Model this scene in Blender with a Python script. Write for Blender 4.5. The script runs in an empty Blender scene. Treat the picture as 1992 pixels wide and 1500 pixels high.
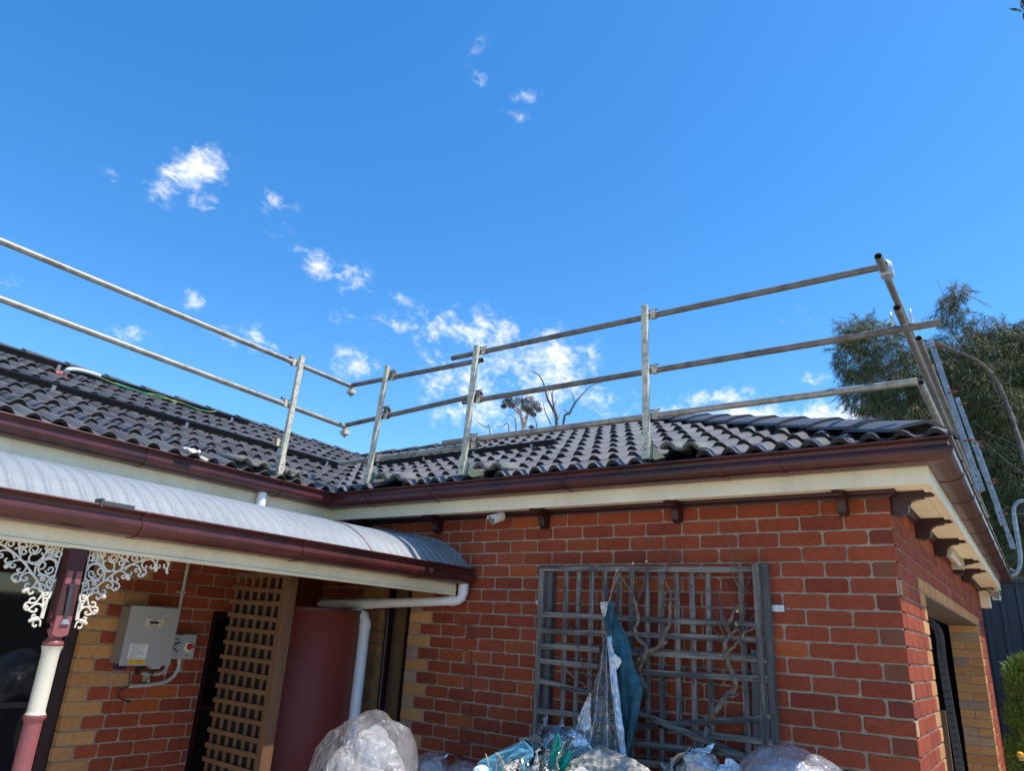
import bpy, bmesh, math, random
from mathutils import Vector, Matrix, noise as mnoise
R = math.radians
random.seed(7)
C = bpy.context.scene.collection
S = bpy.context.scene
# ------------------------------------------------------------------ camera
CAMP = Vector((0.60210143, -4.37200637, 1.60953897))
RT = Vector((0.8176876255108028, 0.5729872110724685, 0.05543106560314178))
DN = Vector((-0.14724318937674175, 0.3012645563075871, -0.9421035560356185))
FW = Vector((-0.5565127044988912, 0.7621845728300902, 0.330708764128111))
FPX = 1398.77
cam = bpy.data.objects.new('camera', bpy.data.cameras.new('camera'))
C.objects.link(cam)
cam.matrix_world = Matrix(((RT.x, -DN.x, -FW.x, CAMP.x), (RT.y, -DN.y, -FW.y, CAMP.y), (RT.z, -DN.z, -FW.z, CAMP.z), (0, 0, 0, 1)))
cam.data.sensor_width = 36; cam.data.lens = 36 * FPX / 1992
cam.data.clip_start = 0.05; cam.data.clip_end = 2000
S.camera = cam
def ray(px, py): return RT * ((px - 996) / FPX) + DN * ((py - 750) / FPX) + FW
def hit(px, py, ax, v):            # where the line of sight of a photo point meets a real plane of the place
    i = 'xyz'.index(ax); d = ray(px, py); return CAMP + d * ((v - CAMP[i]) / d[i])
# ------------------------------------------------------------------ world and sun
SUN = Vector((0.526, 0.2, 1.0)).normalized()
W = bpy.data.worlds.new('World'); S.world = W; W.use_nodes = True
nt = W.node_tree; N = nt.nodes; L = nt.links
bg = N['Background']
sky = N.new('ShaderNodeTexSky'); sky.sky_type = 'NISHITA'; sky.sun_disc = False
sky.sun_elevation = math.asin(SUN.z); sky.sun_rotation = math.atan2(SUN.x, SUN.y)
sky.altitude = 100; sky.air_density = 1.0; sky.dust_density = 0.25; sky.ozone_density = 3.0
def wn(t, **k):
    n = N.new(t)
    for a, b in k.items(): setattr(n, a, b)
    return n
tc = wn('ShaderNodeTexCoord')
nrm = wn('ShaderNodeVectorMath', operation='NORMALIZE'); L.new(tc.outputs['Generated'], nrm.inputs[0])
# clouds: wisps that stand in fixed directions of the sky
CL = [  # photo x, y, half width, half height, tilt(deg), strength
 (388, 330, 44, 52, 60, 1.35), (400, 385, 26, 36, 80, .9), (345, 345, 40, 30, 20, 1.0), (310, 370, 34, 28, 20, .7), (545, 393, 42, 20, 25, .8), (530, 440, 50, 26, 30, .55), (620, 520, 34, 26, 30, .85), (690, 540, 46, 30, 30, .9),
 (925, 95, 26, 34, 50, .5), (945, 148, 30, 26, 40, .62), (1020, 185, 56, 16, 0, .5), (375, 583, 26, 20, 20, .9), (235, 650, 70, 20, 8, .85), (440, 655, 40, 20, 20, .8), (505, 660, 44, 26, 20, .85),
 (690, 710, 60, 28, 15, .95), (660, 612, 30, 16, 20, .7), (605, 592, 30, 16, 20, .5), (870, 640, 130, 34, 8, .95), (960, 650, 90, 40, 20, .9), (900, 745, 90, 60, 25, 1.0), (1000, 700, 110, 60, 20, 1.05), (1080, 720, 90, 70, 20, 1.1), (1090, 670, 80, 30, 30, .8),
 (1160, 780, 80, 40, 25, 1.0), (960, 790, 130, 50, 0, .9), (1040, 790, 60, 50, 0, .9), (1400, 775, 90, 22, -5, .8), (1560, 625, 50, 24, 10, .5), (1590, 740, 40, 18, -8, .8), (1650, 820, 150, 34, 0, 1.25), (1470, 815, 160, 28, 4, 1.15),
 (1560, 840, 200, 24, 0, 1.3), (210, 345, 34, 26, 10, .45), (90, 580, 30, 14, 10, .5), (15, 548, 40, 14, 10, .45), (770, 580, 36, 18, 20, .5), (1000, 225, 40, 14, 10, .4), (580, 485, 26, 14, 20, .6), (1780, 840, 90, 30, 0, 1.1)]
acc = None
for (px, py, a, b, tl, st) in CL:
    st = st * (1 if st > 1.12 else .86)
    c = ray(px, py).normalized()
    du = (ray(px + 1, py).normalized() - c) ; dv = (ray(px, py + 1).normalized() - c)
    t = R(tl); e1 = (du * math.cos(t) + dv * math.sin(t)); e2 = (-du * math.sin(t) + dv * math.cos(t))
    e1 = e1 / e1.length_squared / (a * 1.0); e2 = e2 / e2.length_squared / (b * 1.0)
    sub = wn('ShaderNodeVectorMath', operation='SUBTRACT'); L.new(nrm.outputs[0], sub.inputs[0]); sub.inputs[1].default_value = c
    vs = []
    for e in (e1, e2):
        dt = wn('ShaderNodeVectorMath', operation='DOT_PRODUCT'); L.new(sub.outputs[0], dt.inputs[0]); dt.inputs[1].default_value = e
        vs.append(dt)
    cb = wn('ShaderNodeCombineXYZ'); L.new(vs[0].outputs['Value'], cb.inputs[0]); L.new(vs[1].outputs['Value'], cb.inputs[1])
    d2 = wn('ShaderNodeVectorMath', operation='DOT_PRODUCT'); L.new(cb.outputs[0], d2.inputs[0]); L.new(cb.outputs[0], d2.inputs[1])
    m = wn('ShaderNodeMath', operation='MULTIPLY'); L.new(d2.outputs['Value'], m.inputs[0]); m.inputs[1].default_value = -0.9
    ex = wn('ShaderNodeMath', operation='EXPONENT'); L.new(m.outputs[0], ex.inputs[0])
    fr = wn('ShaderNodeVectorMath', operation='DOT_PRODUCT'); L.new(nrm.outputs[0], fr.inputs[0]); fr.inputs[1].default_value = c
    gt = wn('ShaderNodeMath', operation='GREATER_THAN'); L.new(fr.outputs['Value'], gt.inputs[0]); gt.inputs[1].default_value = 0
    mm = wn('ShaderNodeMath', operation='MULTIPLY'); L.new(ex.outputs[0], mm.inputs[0]); L.new(gt.outputs[0], mm.inputs[1])
    ms = wn('ShaderNodeMath', operation='MULTIPLY'); L.new(mm.outputs[0], ms.inputs[0]); ms.inputs[1].default_value = st
    if acc is None: acc = ms
    else:
        ad = wn('ShaderNodeMath', operation='MAXIMUM'); L.new(acc.outputs[0], ad.inputs[0]); L.new(ms.outputs[0], ad.inputs[1]); acc = ad
nz = wn('ShaderNodeTexNoise'); nz.inputs['Scale'].default_value = 27; nz.inputs['Detail'].default_value = 11; nz.inputs['Roughness'].default_value = .6; nz.inputs['Distortion'].default_value = .2
L.new(nrm.outputs[0], nz.inputs['Vector'])
nz2 = wn('ShaderNodeTexNoise'); nz2.inputs['Scale'].default_value = 75; nz2.inputs['Detail'].default_value = 8; nz2.inputs['Roughness'].default_value = .65; nz2.inputs['Distortion'].default_value = .6
mpz = wn('ShaderNodeMapping'); mpz.inputs['Rotation'].default_value = (.3, .2, .5); mpz.inputs['Scale'].default_value = (1, .45, 1.2); L.new(nrm.outputs[0], mpz.inputs[0]); L.new(mpz.outputs[0], nz2.inputs['Vector'])
nmx = wn('ShaderNodeMix'); nmx.data_type = 'FLOAT'; nmx.inputs['Factor'].default_value = .46; L.new(nz.outputs['Fac'], nmx.inputs['A']); L.new(nz2.outputs['Fac'], nmx.inputs['B'])
nm = wn('ShaderNodeMath', operation='MULTIPLY_ADD'); L.new(nmx.outputs['Result'], nm.inputs[0]); nm.inputs[1].default_value = 4.4; nm.inputs[2].default_value = -2.42
sm = wn('ShaderNodeMath', operation='ADD'); L.new(nm.outputs[0], sm.inputs[0]); L.new(acc.outputs[0], sm.inputs[1])
ssn = wn('ShaderNodeMapRange'); ssn.interpolation_type = 'SMOOTHSTEP'; ssn.inputs['From Min'].default_value = .02; ssn.inputs['From Max'].default_value = 1.5
L.new(sm.outputs[0], ssn.inputs['Value'])
msk = wn('ShaderNodeMath', operation='MULTIPLY'); L.new(ssn.outputs[0], msk.inputs[0])
ac2 = wn('ShaderNodeMapRange'); ac2.inputs['From Min'].default_value = .08; ac2.inputs['From Max'].default_value = .4; L.new(acc.outputs[0], ac2.inputs['Value']); L.new(ac2.outputs[0], msk.inputs[1])
hs = wn('ShaderNodeHueSaturation'); hs.inputs['Hue'].default_value = .5; hs.inputs['Saturation'].default_value = 1.32; hs.inputs['Value'].default_value = 1.0; L.new(sky.outputs[0], hs.inputs['Color'])
mx = wn('ShaderNodeMix', data_type='RGBA'); L.new(msk.outputs[0], mx.inputs['Factor']); L.new(hs.outputs[0], mx.inputs['A']); mx.inputs['B'].default_value = (5.0, 5.0, 5.0 * 1.01, 1)
L.new(mx.outputs['Result'], bg.inputs['Color']); bg.inputs['Strength'].default_value = .15
sl = bpy.data.lights.new('sun', 'SUN'); sl.energy = 3.6; sl.angle = R(.53); sl.color = (1, .92, .80)
so = bpy.data.objects.new('sun', sl); C.objects.link(so); so.rotation_euler = SUN.to_track_quat('Z', 'Y').to_euler(); so.location = SUN * 30
S.view_settings.view_transform = 'Standard'; S.view_settings.look = 'None'; S.view_settings.gamma = 1; S.view_settings.exposure = 0.8
S.render.engine = 'CYCLES'
try: S.cycles.max_bounces = 8; S.cycles.transparent_max_bounces = 24
except Exception: pass
# ------------------------------------------------------------------ materials
def mat(name, col=(.5, .5, .5), rough=.6, metal=0, spec=.5, noise=0, nscale=20, bump=0, bscale=60, attr=False, col2=None, c2scale=6, c2lo=.45, c2hi=.65, detail=6, rvar=0, trans=0, alpha=1, stretch=None, coat=0, sheen=0):
    m = bpy.data.materials.new(name); m.use_nodes = True; t = m.node_tree; n = t.nodes; l = t.links
    b = n['Principled BSDF']; b.inputs['Roughness'].default_value = rough; b.inputs['Metallic'].default_value = metal; b.inputs['Specular IOR Level'].default_value = spec
    if coat: b.inputs['Coat Weight'].default_value = coat; b.inputs['Coat Roughness'].default_value = .15
    if trans: b.inputs['Transmission Weight'].default_value = trans
    if alpha < 1: b.inputs['Alpha'].default_value = alpha
    co = n.new('ShaderNodeTexCoord'); vec = co.outputs['Object']
    if stretch:
        mp = n.new('ShaderNodeMapping'); mp.inputs['Scale'].default_value = stretch; l.new(vec, mp.inputs[0]); vec = mp.outputs[0]
    if attr:
        a = n.new('ShaderNodeAttribute'); a.attribute_name = 'Col'; cur = a.outputs['Color']
    else:
        a = n.new('ShaderNodeRGB'); a.outputs[0].default_value = (*col, 1); cur = a.outputs[0]
    if col2:
        nn = n.new('ShaderNodeTexNoise'); nn.inputs['Scale'].default_value = c2scale; nn.inputs['Detail'].default_value = detail; nn.inputs['Roughness'].default_value = .65; l.new(vec, nn.inputs['Vector'])
        mr = n.new('ShaderNodeMapRange'); mr.inputs['From Min'].default_value = c2lo; mr.inputs['From Max'].default_value = c2hi; l.new(nn.outputs['Fac'], mr.inputs['Value'])
        mi = n.new('ShaderNodeMix'); mi.data_type = 'RGBA'; l.new(mr.outputs[0], mi.inputs['Factor']); l.new(cur, mi.inputs['A']); mi.inputs['B'].default_value = (*col2, 1); cur = mi.outputs['Result']
    if noise:
        nn = n.new('ShaderNodeTexNoise'); nn.inputs['Scale'].default_value = nscale; nn.inputs['Detail'].default_value = detail; nn.inputs['Roughness'].default_value = .7; l.new(vec, nn.inputs['Vector'])
        mr = n.new('ShaderNodeMapRange'); mr.inputs['From Min'].default_value = .25; mr.inputs['From Max'].default_value = .75; mr.inputs['To Min'].default_value = 1 - noise; mr.inputs['To Max'].default_value = 1 + noise; l.new(nn.outputs['Fac'], mr.inputs['Value'])
        mu = n.new('ShaderNodeVectorMath'); mu.operation = 'SCALE'; l.new(cur, mu.inputs[0]); l.new(mr.outputs[0], mu.inputs['Scale']); cur = mu.outputs[0]
        if rvar:
            r2 = n.new('ShaderNodeMapRange'); r2.inputs['From Min'].default_value = .3; r2.inputs['From Max'].default_value = .7; r2.inputs['To Min'].default_value = rough - rvar; r2.inputs['To Max'].default_value = rough + rvar; l.new(nn.outputs['Fac'], r2.inputs['Value']); l.new(r2.outputs[0], b.inputs['Roughness'])
    if name in ('brick', 'mortar', 'tile', 'zinc', 'cream', 'maroon'):
        dn = n.new('ShaderNodeTexNoise'); dn.inputs['Scale'].default_value = 1.7; dn.inputs['Detail'].default_value = 7; dn.inputs['Roughness'].default_value = .7; l.new(co.outputs['Object'], dn.inputs['Vector'])
        dr = n.new('ShaderNodeMapRange'); dr.inputs['From Min'].default_value = .3; dr.inputs['From Max'].default_value = .7; dr.inputs['To Min'].default_value = .84; dr.inputs['To Max'].default_value = 1.12; l.new(dn.outputs['Fac'], dr.inputs['Value'])
        ds = n.new('ShaderNodeVectorMath'); ds.operation = 'SCALE'; l.new(cur, ds.inputs[0]); l.new(dr.outputs[0], ds.inputs['Scale']); cur = ds.outputs[0]
    l.new(cur, b.inputs['Base Color'])
    if bump:
        bn = n.new('ShaderNodeTexNoise'); bn.inputs['Scale'].default_value = bscale; bn.inputs['Detail'].default_value = 8; bn.inputs['Roughness'].default_value = .7; l.new(vec, bn.inputs['Vector'])
        bp = n.new('ShaderNodeBump'); bp.inputs['Strength'].default_value = min(1, bump); bp.inputs['Distance'].default_value = .004; l.new(bn.outputs['Fac'], bp.inputs['Height']); l.new(bp.outputs[0], b.inputs['Normal'])
    return m
M = {}
M['brick'] = mat('brick', attr=True, rough=.88, spec=.2, noise=.22, nscale=28, bump=1, bscale=130, detail=9, col2=(.42, .27, .2), c2scale=150, c2lo=.69, c2hi=.74)
M['mortar'] = mat('mortar', (.37, .295, .215), rough=.95, spec=.1, noise=.3, nscale=25, bump=1, bscale=120, col2=(.27, .22, .17), c2scale=5)
M['tile'] = mat('tile', attr=True, rough=.52, spec=.55, noise=.5, nscale=110, bump=1, bscale=260, rvar=.14, detail=8, col2=(.12, .115, .11), c2scale=9, c2lo=.56, c2hi=.8)
M['cap'] = mat('cap', attr=True, rough=.5, spec=.5, noise=.2, nscale=40, bump=.35, bscale=200, col2=(.055, .057, .065), c2scale=4)
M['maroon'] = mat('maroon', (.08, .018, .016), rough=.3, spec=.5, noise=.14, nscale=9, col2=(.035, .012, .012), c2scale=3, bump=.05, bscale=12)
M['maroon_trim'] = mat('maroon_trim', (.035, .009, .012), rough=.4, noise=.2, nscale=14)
M['cream'] = mat('cream', (.82, .73, .53), rough=.55, noise=.06, nscale=5, col2=(.62, .52, .36), c2scale=5, c2lo=.52, c2hi=.85, bump=.15, bscale=40, stretch=(2.5, 2.5, .5))
M['soffit'] = mat('soffit', (.84, .74, .54), rough=.6, noise=.05, nscale=4, col2=(.6, .47, .28), c2scale=5, c2lo=.58, c2hi=.8)
M['zinc'] = mat('zinc', (.27, .288, .30), rough=.55, metal=.15, noise=.3, nscale=150, detail=2, bump=.1, bscale=200)
M['pipe_steel'] = mat('pipe_steel', (.19, .175, .155), rough=.55, metal=.4, noise=.28, nscale=14, bump=.2, bscale=60, col2=(.11, .10, .09), c2scale=10)
M['gal'] = mat('gal', (.60, .55, .41), rough=.55, metal=.2, noise=.22, nscale=30, col2=(.40, .38, .31), c2scale=22, c2lo=.48, c2hi=.56)
M['galblue'] = mat('galblue', (.24, .27, .3), rough=.45, metal=.5, noise=.2, nscale=30, col2=(.34, .37, .4), c2scale=22, c2lo=.5, c2hi=.56)
M['rust'] = mat('rust', (.25, .07, .03), rough=.9, noise=.4, nscale=80, col2=(.08, .03, .02), c2scale=50)
M['pvc'] = mat('pvc', (.72, .74, .76), rough=.3, noise=.05, nscale=8, col2=(.5, .45, .36), c2scale=5, c2lo=.55, c2hi=.85)
M['conduit_grey'] = mat('conduit_grey', (.42, .42, .4), rough=.5, noise=.05)
M['tank'] = mat('tank', (.21, .036, .024), rough=.5, noise=.05, nscale=3, spec=.35)
M['tank_rim'] = mat('tank_rim', (.12, .025, .025), rough=.4)
M['lintel'] = mat('lintel', (.07, .045, .032), rough=.7, noise=.2, nscale=8)
M['greywood'] = mat('greywood', (.19, .19, .19), rough=.85, noise=.35, nscale=60, col2=(.11, .105, .10), c2scale=9, stretch=(1, 1, 1), bump=.5, bscale=120)
M['woodx'] = mat('woodx', (.23, .205, .17), rough=.85, noise=.35, nscale=40, col2=(.06, .057, .055), c2scale=30, c2lo=.42, c2hi=.58, stretch=(.08, 1, 1), bump=.6, bscale=90)
M['woodz'] = mat('woodz', (.215, .19, .16), rough=.85, noise=.35, nscale=40, col2=(.06, .057, .055), c2scale=30, c2lo=.42, c2hi=.58, stretch=(1, 1, .08), bump=.6, bscale=90)
M['brownx'] = mat('brownx', (.15, .078, .036), rough=.75, noise=.3, nscale=40, col2=(.14, .06, .025), c2scale=16, stretch=(.12, 1, 1), bump=.5, bscale=80)
M['brownz'] = mat('brownz', (.14, .07, .032), rough=.75, noise=.3, nscale=40, col2=(.13, .055, .022), c2scale=16, stretch=(1, 1, .1), bump=.5, bscale=80)
M['bark'] = mat('bark', (.22, .17, .125), rough=.9, noise=.4, nscale=70, col2=(.1, .075, .055), c2scale=22, bump=1, bscale=120)
M['cutwood'] = mat('cutwood', (.55, .4, .2), rough=.8, noise=.15, nscale=50)
M['treebark'] = mat('treebark', (.06, .05, .042), rough=.9, noise=.5, nscale=14, col2=(.12, .107, .098), c2scale=7, c2lo=.42, c2hi=.58, bump=1, bscale=30)
M['whitebark'] = mat('whitebark', (.42, .34, .29), rough=.85, noise=.3, nscale=6)
M['deadbark'] = mat('deadbark', (.09, .07, .065), rough=.9, noise=.4, nscale=8)
M['needle'] = mat('needle', attr=True, rough=.65, spec=.3)
M['lace'] = mat('lace', (.68, .64, .54), rough=.45, noise=.06, nscale=30)
M['postpink'] = mat('postpink', (.27, .08, .082), rough=.5, noise=.12, nscale=10, col2=(.5, .25, .22), c2scale=40, c2lo=.68, c2hi=.72)
M['postdark'] = mat('postdark', (.06, .016, .018), rough=.75, noise=.15, nscale=12)
M['postcream'] = mat('postcream', (.62, .58, .46), rough=.4, noise=.05, nscale=6)
M['frame'] = mat('frame', (.022, .007, .008), rough=.4, noise=.15, nscale=10)
M['glass'] = mat('glass', (.012, .012, .014), rough=.04, spec=.5)
M['black'] = mat('black', (.012, .012, .013), rough=.5, noise=.15, nscale=20)
M['rail_black'] = mat('rail_black', (.012, .012, .013), rough=.32, spec=.4, noise=.1, nscale=10)
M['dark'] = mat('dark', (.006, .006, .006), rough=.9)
M['inv_grey'] = mat('inv_grey', (.36, .36, .36), rough=.4, spec=.4, noise=.03, nscale=4)
M['inv_side'] = mat('inv_side', (.22, .2, .18), rough=.5, noise=.04)
M['plast_grey'] = mat('plast_grey', (.42, .42, .41), rough=.45, noise=.05)
M['plast_cream'] = mat('plast_cream', (.55, .5, .38), rough=.45)
M['plast_white'] = mat('plast_white', (.72, .72, .70), rough=.35, noise=.03)
M['red'] = mat('red', (.45, .02, .02), rough=.4)
M['yellow'] = mat('yellow', (.75, .42, .02), rough=.5)
M['orange'] = mat('orange', (.8, .2, .08), rough=.5, noise=.1)
M['white'] = mat('white', (.7, .7, .7), rough=.5)
M['ink'] = mat('ink', (.03, .03, .035), rough=.6)
M['inkgrey'] = mat('inkgrey', (.12, .12, .13), rough=.6)
M['fence'] = mat('fence', (.04, .05, .062), rough=.45, spec=.4, noise=.08, nscale=3)
M['ground'] = mat('ground', (.52, .44, .33), rough=.95, noise=.2, nscale=8, col2=(.42, .35, .25), c2scale=1.5, bump=.6, bscale=40)
M['tan'] = mat('tan', (.16, .10, .055), rough=.8, noise=.15, nscale=12)
M['bluecloth'] = mat('bluecloth', (.03, .10, .135), rough=.65, spec=.3, noise=.25, nscale=9, col2=(.05, .16, .17), c2scale=7, bump=.8, bscale=60, stretch=(1, 1, 3))
M['bluebright'] = mat('bluebright', (.08, .30, .42), rough=.75, noise=.25, nscale=40, bump=1, bscale=70, col2=(.2, .42, .5), c2scale=22)
M['teal'] = mat('teal', (.0, .32, .25), rough=.4, noise=.2, nscale=10, spec=.5)
M['ragwhite'] = mat('ragwhite', (.5, .48, .42), rough=.8, noise=.1)
M['greencable'] = mat('greencable', (.28, .38, .07), rough=.5, col2=(.05, .35, .16), c2scale=5, c2lo=.48, c2hi=.52)
M['membrane'] = mat('membrane', (.02, .18, .12), rough=.5)
M['sisal'] = mat('sisal', (.42, .42, .38), rough=.6, metal=.3, noise=.3, nscale=60, bump=1, bscale=50)
def foil_mat(name, base, grid=True, rough=.22, metal=.85, gcol=(.10, .085, .07), gsc=62):
    m = mat(name, base, rough=rough, metal=metal, noise=.25, nscale=12, bump=0)
    t = m.node_tree; n = t.nodes; l = t.links; b = n['Principled BSDF']
    uv = n.new('ShaderNodeAttribute'); uv.attribute_name = 'Puv'
    hts = []
    for ax in (0, 1):
        s = n.new('ShaderNodeSeparateXYZ'); l.new(uv.outputs['Vector'], s.inputs[0])
        mu = n.new('ShaderNodeMath'); mu.operation = 'MULTIPLY'; l.new(s.outputs[ax], mu.inputs[0]); mu.inputs[1].default_value = gsc
        f = n.new('ShaderNodeMath'); f.operation = 'FRACT'; l.new(mu.outputs[0], f.inputs[0])
        g = n.new('ShaderNodeMath'); g.operation = 'LESS_THAN'; l.new(f.outputs[0], g.inputs[0]); g.inputs[1].default_value = .2
        hts.append(g)
    mxn = n.new('ShaderNodeMath'); mxn.operation = 'MAXIMUM'; l.new(hts[0].outputs[0], mxn.inputs[0]); l.new(hts[1].outputs[0], mxn.inputs[1])
    if grid:
        old = b.inputs['Base Color'].links[0].from_socket
        mi = n.new('ShaderNodeMix'); mi.data_type = 'RGBA'; l.new(mxn.outputs[0], mi.inputs['Factor']); l.new(old, mi.inputs['A']); mi.inputs['B'].default_value = (*gcol, 1); l.new(mi.outputs['Result'], b.inputs['Base Color'])
        iv = n.new('ShaderNodeMapRange'); iv.inputs['To Min'].default_value = metal; iv.inputs['To Max'].default_value = .1; l.new(mxn.outputs[0], iv.inputs['Value']); l.new(iv.outputs[0], b.inputs['Metallic'])
    co = n.new('ShaderNodeTexCoord')
    v1 = n.new('ShaderNodeTexVoronoi'); v1.inputs['Scale'].default_value = 26; l.new(co.outputs['Object'], v1.inputs['Vector'])
    n1 = n.new('ShaderNodeTexNoise'); n1.inputs['Scale'].default_value = 22; n1.inputs['Detail'].default_value = 6; l.new(co.outputs['Object'], n1.inputs['Vector'])
    ad = n.new('ShaderNodeMath'); ad.operation = 'ADD'; l.new(v1.outputs['Distance'], ad.inputs[0]); l.new(n1.outputs['Fac'], ad.inputs[1])
    a2 = n.new('ShaderNodeMath'); a2.operation = 'MULTIPLY_ADD'; l.new(mxn.outputs[0], a2.inputs[0]); a2.inputs[1].default_value = .12 if grid else 0; l.new(ad.outputs[0], a2.inputs[2])
    bp = n.new('ShaderNodeBump'); bp.inputs['Strength'].default_value = .8; bp.inputs['Distance'].default_value = .02; l.new(a2.outputs[0], bp.inputs['Height']); l.new(bp.outputs[0], b.inputs['Normal'])
    return m
M['foil'] = foil_mat('foil', (.42, .39, .36), metal=.75, rough=.24, gcol=(.40, .37, .33), gsc=66)
M['bagfill'] = mat('bagfill', (.60, .60, .59), rough=.35, metal=.25, noise=.12, nscale=5, bump=1, bscale=9)
M['bagfill'].node_tree.nodes['Bump'].inputs['Distance'].default_value = .05
M['foilplain'] = foil_mat('foilplain', (.86, .86, .85), grid=False, rough=.25, metal=.4)
M['foilgreen'] = foil_mat('foilgreen', (.45, .55, .5), grid=True, rough=.3, metal=.6, gcol=(.14, .15, .12), gsc=50)
M['foilbeige'] = foil_mat('foilbeige', (.52, .5, .44), grid=True, rough=.5, metal=.3, gcol=(.25, .23, .19), gsc=50)
def plastic_mat():
    m = bpy.data.materials.new('clear_plastic'); m.use_nodes = True; t = m.node_tree; n = t.nodes; l = t.links
    n.remove(n['Principled BSDF']); out = n['Material Output']
    co = n.new('ShaderNodeTexCoord')
    mu = n.new('ShaderNodeTexVoronoi'); mu.feature = 'DISTANCE_TO_EDGE'; mu.inputs['Scale'].default_value = 7
    ns = n.new('ShaderNodeTexNoise'); ns.inputs['Scale'].default_value = 9; ns.inputs['Detail'].default_value = 8; ns.inputs['Distortion'].default_value = 1.5; l.new(co.outputs['Object'], ns.inputs['Vector'])
    av = n.new('ShaderNodeVectorMath'); av.operation = 'MULTIPLY_ADD'; l.new(ns.outputs['Color'], av.inputs[0]); av.inputs[1].default_value = (.35, .35, .35); l.new(co.outputs['Object'], av.inputs[2]); l.new(av.outputs[0], mu.inputs['Vector'])
    sc = n.new('ShaderNodeMath'); sc.operation = 'MULTIPLY_ADD'; l.new(ns.outputs['Fac'], sc.inputs[0]); sc.inputs[1].default_value = 1.4; l.new(mu.outputs['Distance'], sc.inputs[2])
    bp = n.new('ShaderNodeBump'); bp.inputs['Strength'].default_value = 1; bp.inputs['Distance'].default_value = .03; l.new(sc.outputs[0], bp.inputs['Height'])
    gl = n.new('ShaderNodeBsdfGlossy'); gl.inputs['Roughness'].default_value = .12; gl.inputs['Color'].default_value = (.95, .95, 1, 1); l.new(bp.outputs[0], gl.inputs['Normal'])
    tr = n.new('ShaderNodeBsdfTransparent'); tr.inputs['Color'].default_value = (.96, .96, .97, 1)
    df = n.new('ShaderNodeBsdfDiffuse'); df.inputs['Color'].default_value = (.85, .85, .87, 1); l.new(bp.outputs[0], df.inputs['Normal'])
    tl = n.new('ShaderNodeBsdfTranslucent'); tl.inputs['Color'].default_value = (.6, .6, .65, 1)
    m1 = n.new('ShaderNodeMixShader'); m1.inputs[0].default_value = .13; l.new(tr.outputs[0], m1.inputs[1]); l.new(df.outputs[0], m1.inputs[2])
    lw = n.new('ShaderNodeLayerWeight'); lw.inputs['Blend'].default_value = .35; l.new(bp.outputs[0], lw.inputs['Normal'])
    ml = n.new('ShaderNodeMath'); ml.operation = 'MULTIPLY_ADD'; l.new(lw.outputs['Facing'], ml.inputs[0]); ml.inputs[1].default_value = .55; ml.inputs[2].default_value = .08
    m2 = n.new('ShaderNodeMixShader'); l.new(ml.outputs[0], m2.inputs[0]); l.new(m1.outputs[0], m2.inputs[1]); l.new(gl.outputs[0], m2.inputs[2])
    l.new(m2.outputs[0], out.inputs['Surface'])
    return m
M['plastic'] = plastic_mat()

M['rustlap'] = mat('rustlap', (.33, .24, .19), rough=.7, noise=.3, nscale=30)
M['steel_dark'] = mat('steel_dark', (.06, .065, .07), rough=.5, metal=.4, noise=.1)
M['lcd'] = mat('lcd', (.012, .014, .04), rough=.2)
M['plug_blue'] = mat('plug_blue', (.02, .03, .12), rough=.5)
M['gal_warm'] = mat('gal_warm', (.36, .345, .30), rough=.48, metal=.5, noise=.22, nscale=18, col2=(.2, .19, .16), c2scale=8, bump=.15)
M['galarm'] = mat('galarm', (.2, .24, .21), rough=.6, metal=.3, noise=.35, nscale=20)
M['galpale'] = mat('galpale', (.5, .55, .6), rough=.4, metal=.5, noise=.15, nscale=20)
M['trackgrey'] = mat('trackgrey', (.10, .105, .105), rough=.55, metal=.4, noise=.2, nscale=20)
M['twig'] = mat('twig', (.2, .16, .12), rough=.9)
M['deadtwig'] = mat('deadtwig', (.12, .07, .06), rough=.9)
M['cap2'] = mat('cap2', (.05, .052, .055), rough=.6)
M['woodz2'] = mat('woodz2', (.11, .11, .11), rough=.85, noise=.3, nscale=40, col2=(.05, .05, .05), c2scale=12, stretch=(1, 1, .15), bump=.5, bscale=90)
M['stringw'] = mat('stringw', (.5, .4, .28), rough=.9)
M['slate'] = mat('slate', (.10, .15, .24), rough=.6, noise=.1)
M['palefoam'] = mat('palefoam', (.45, .6, .62), rough=.6)
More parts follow.
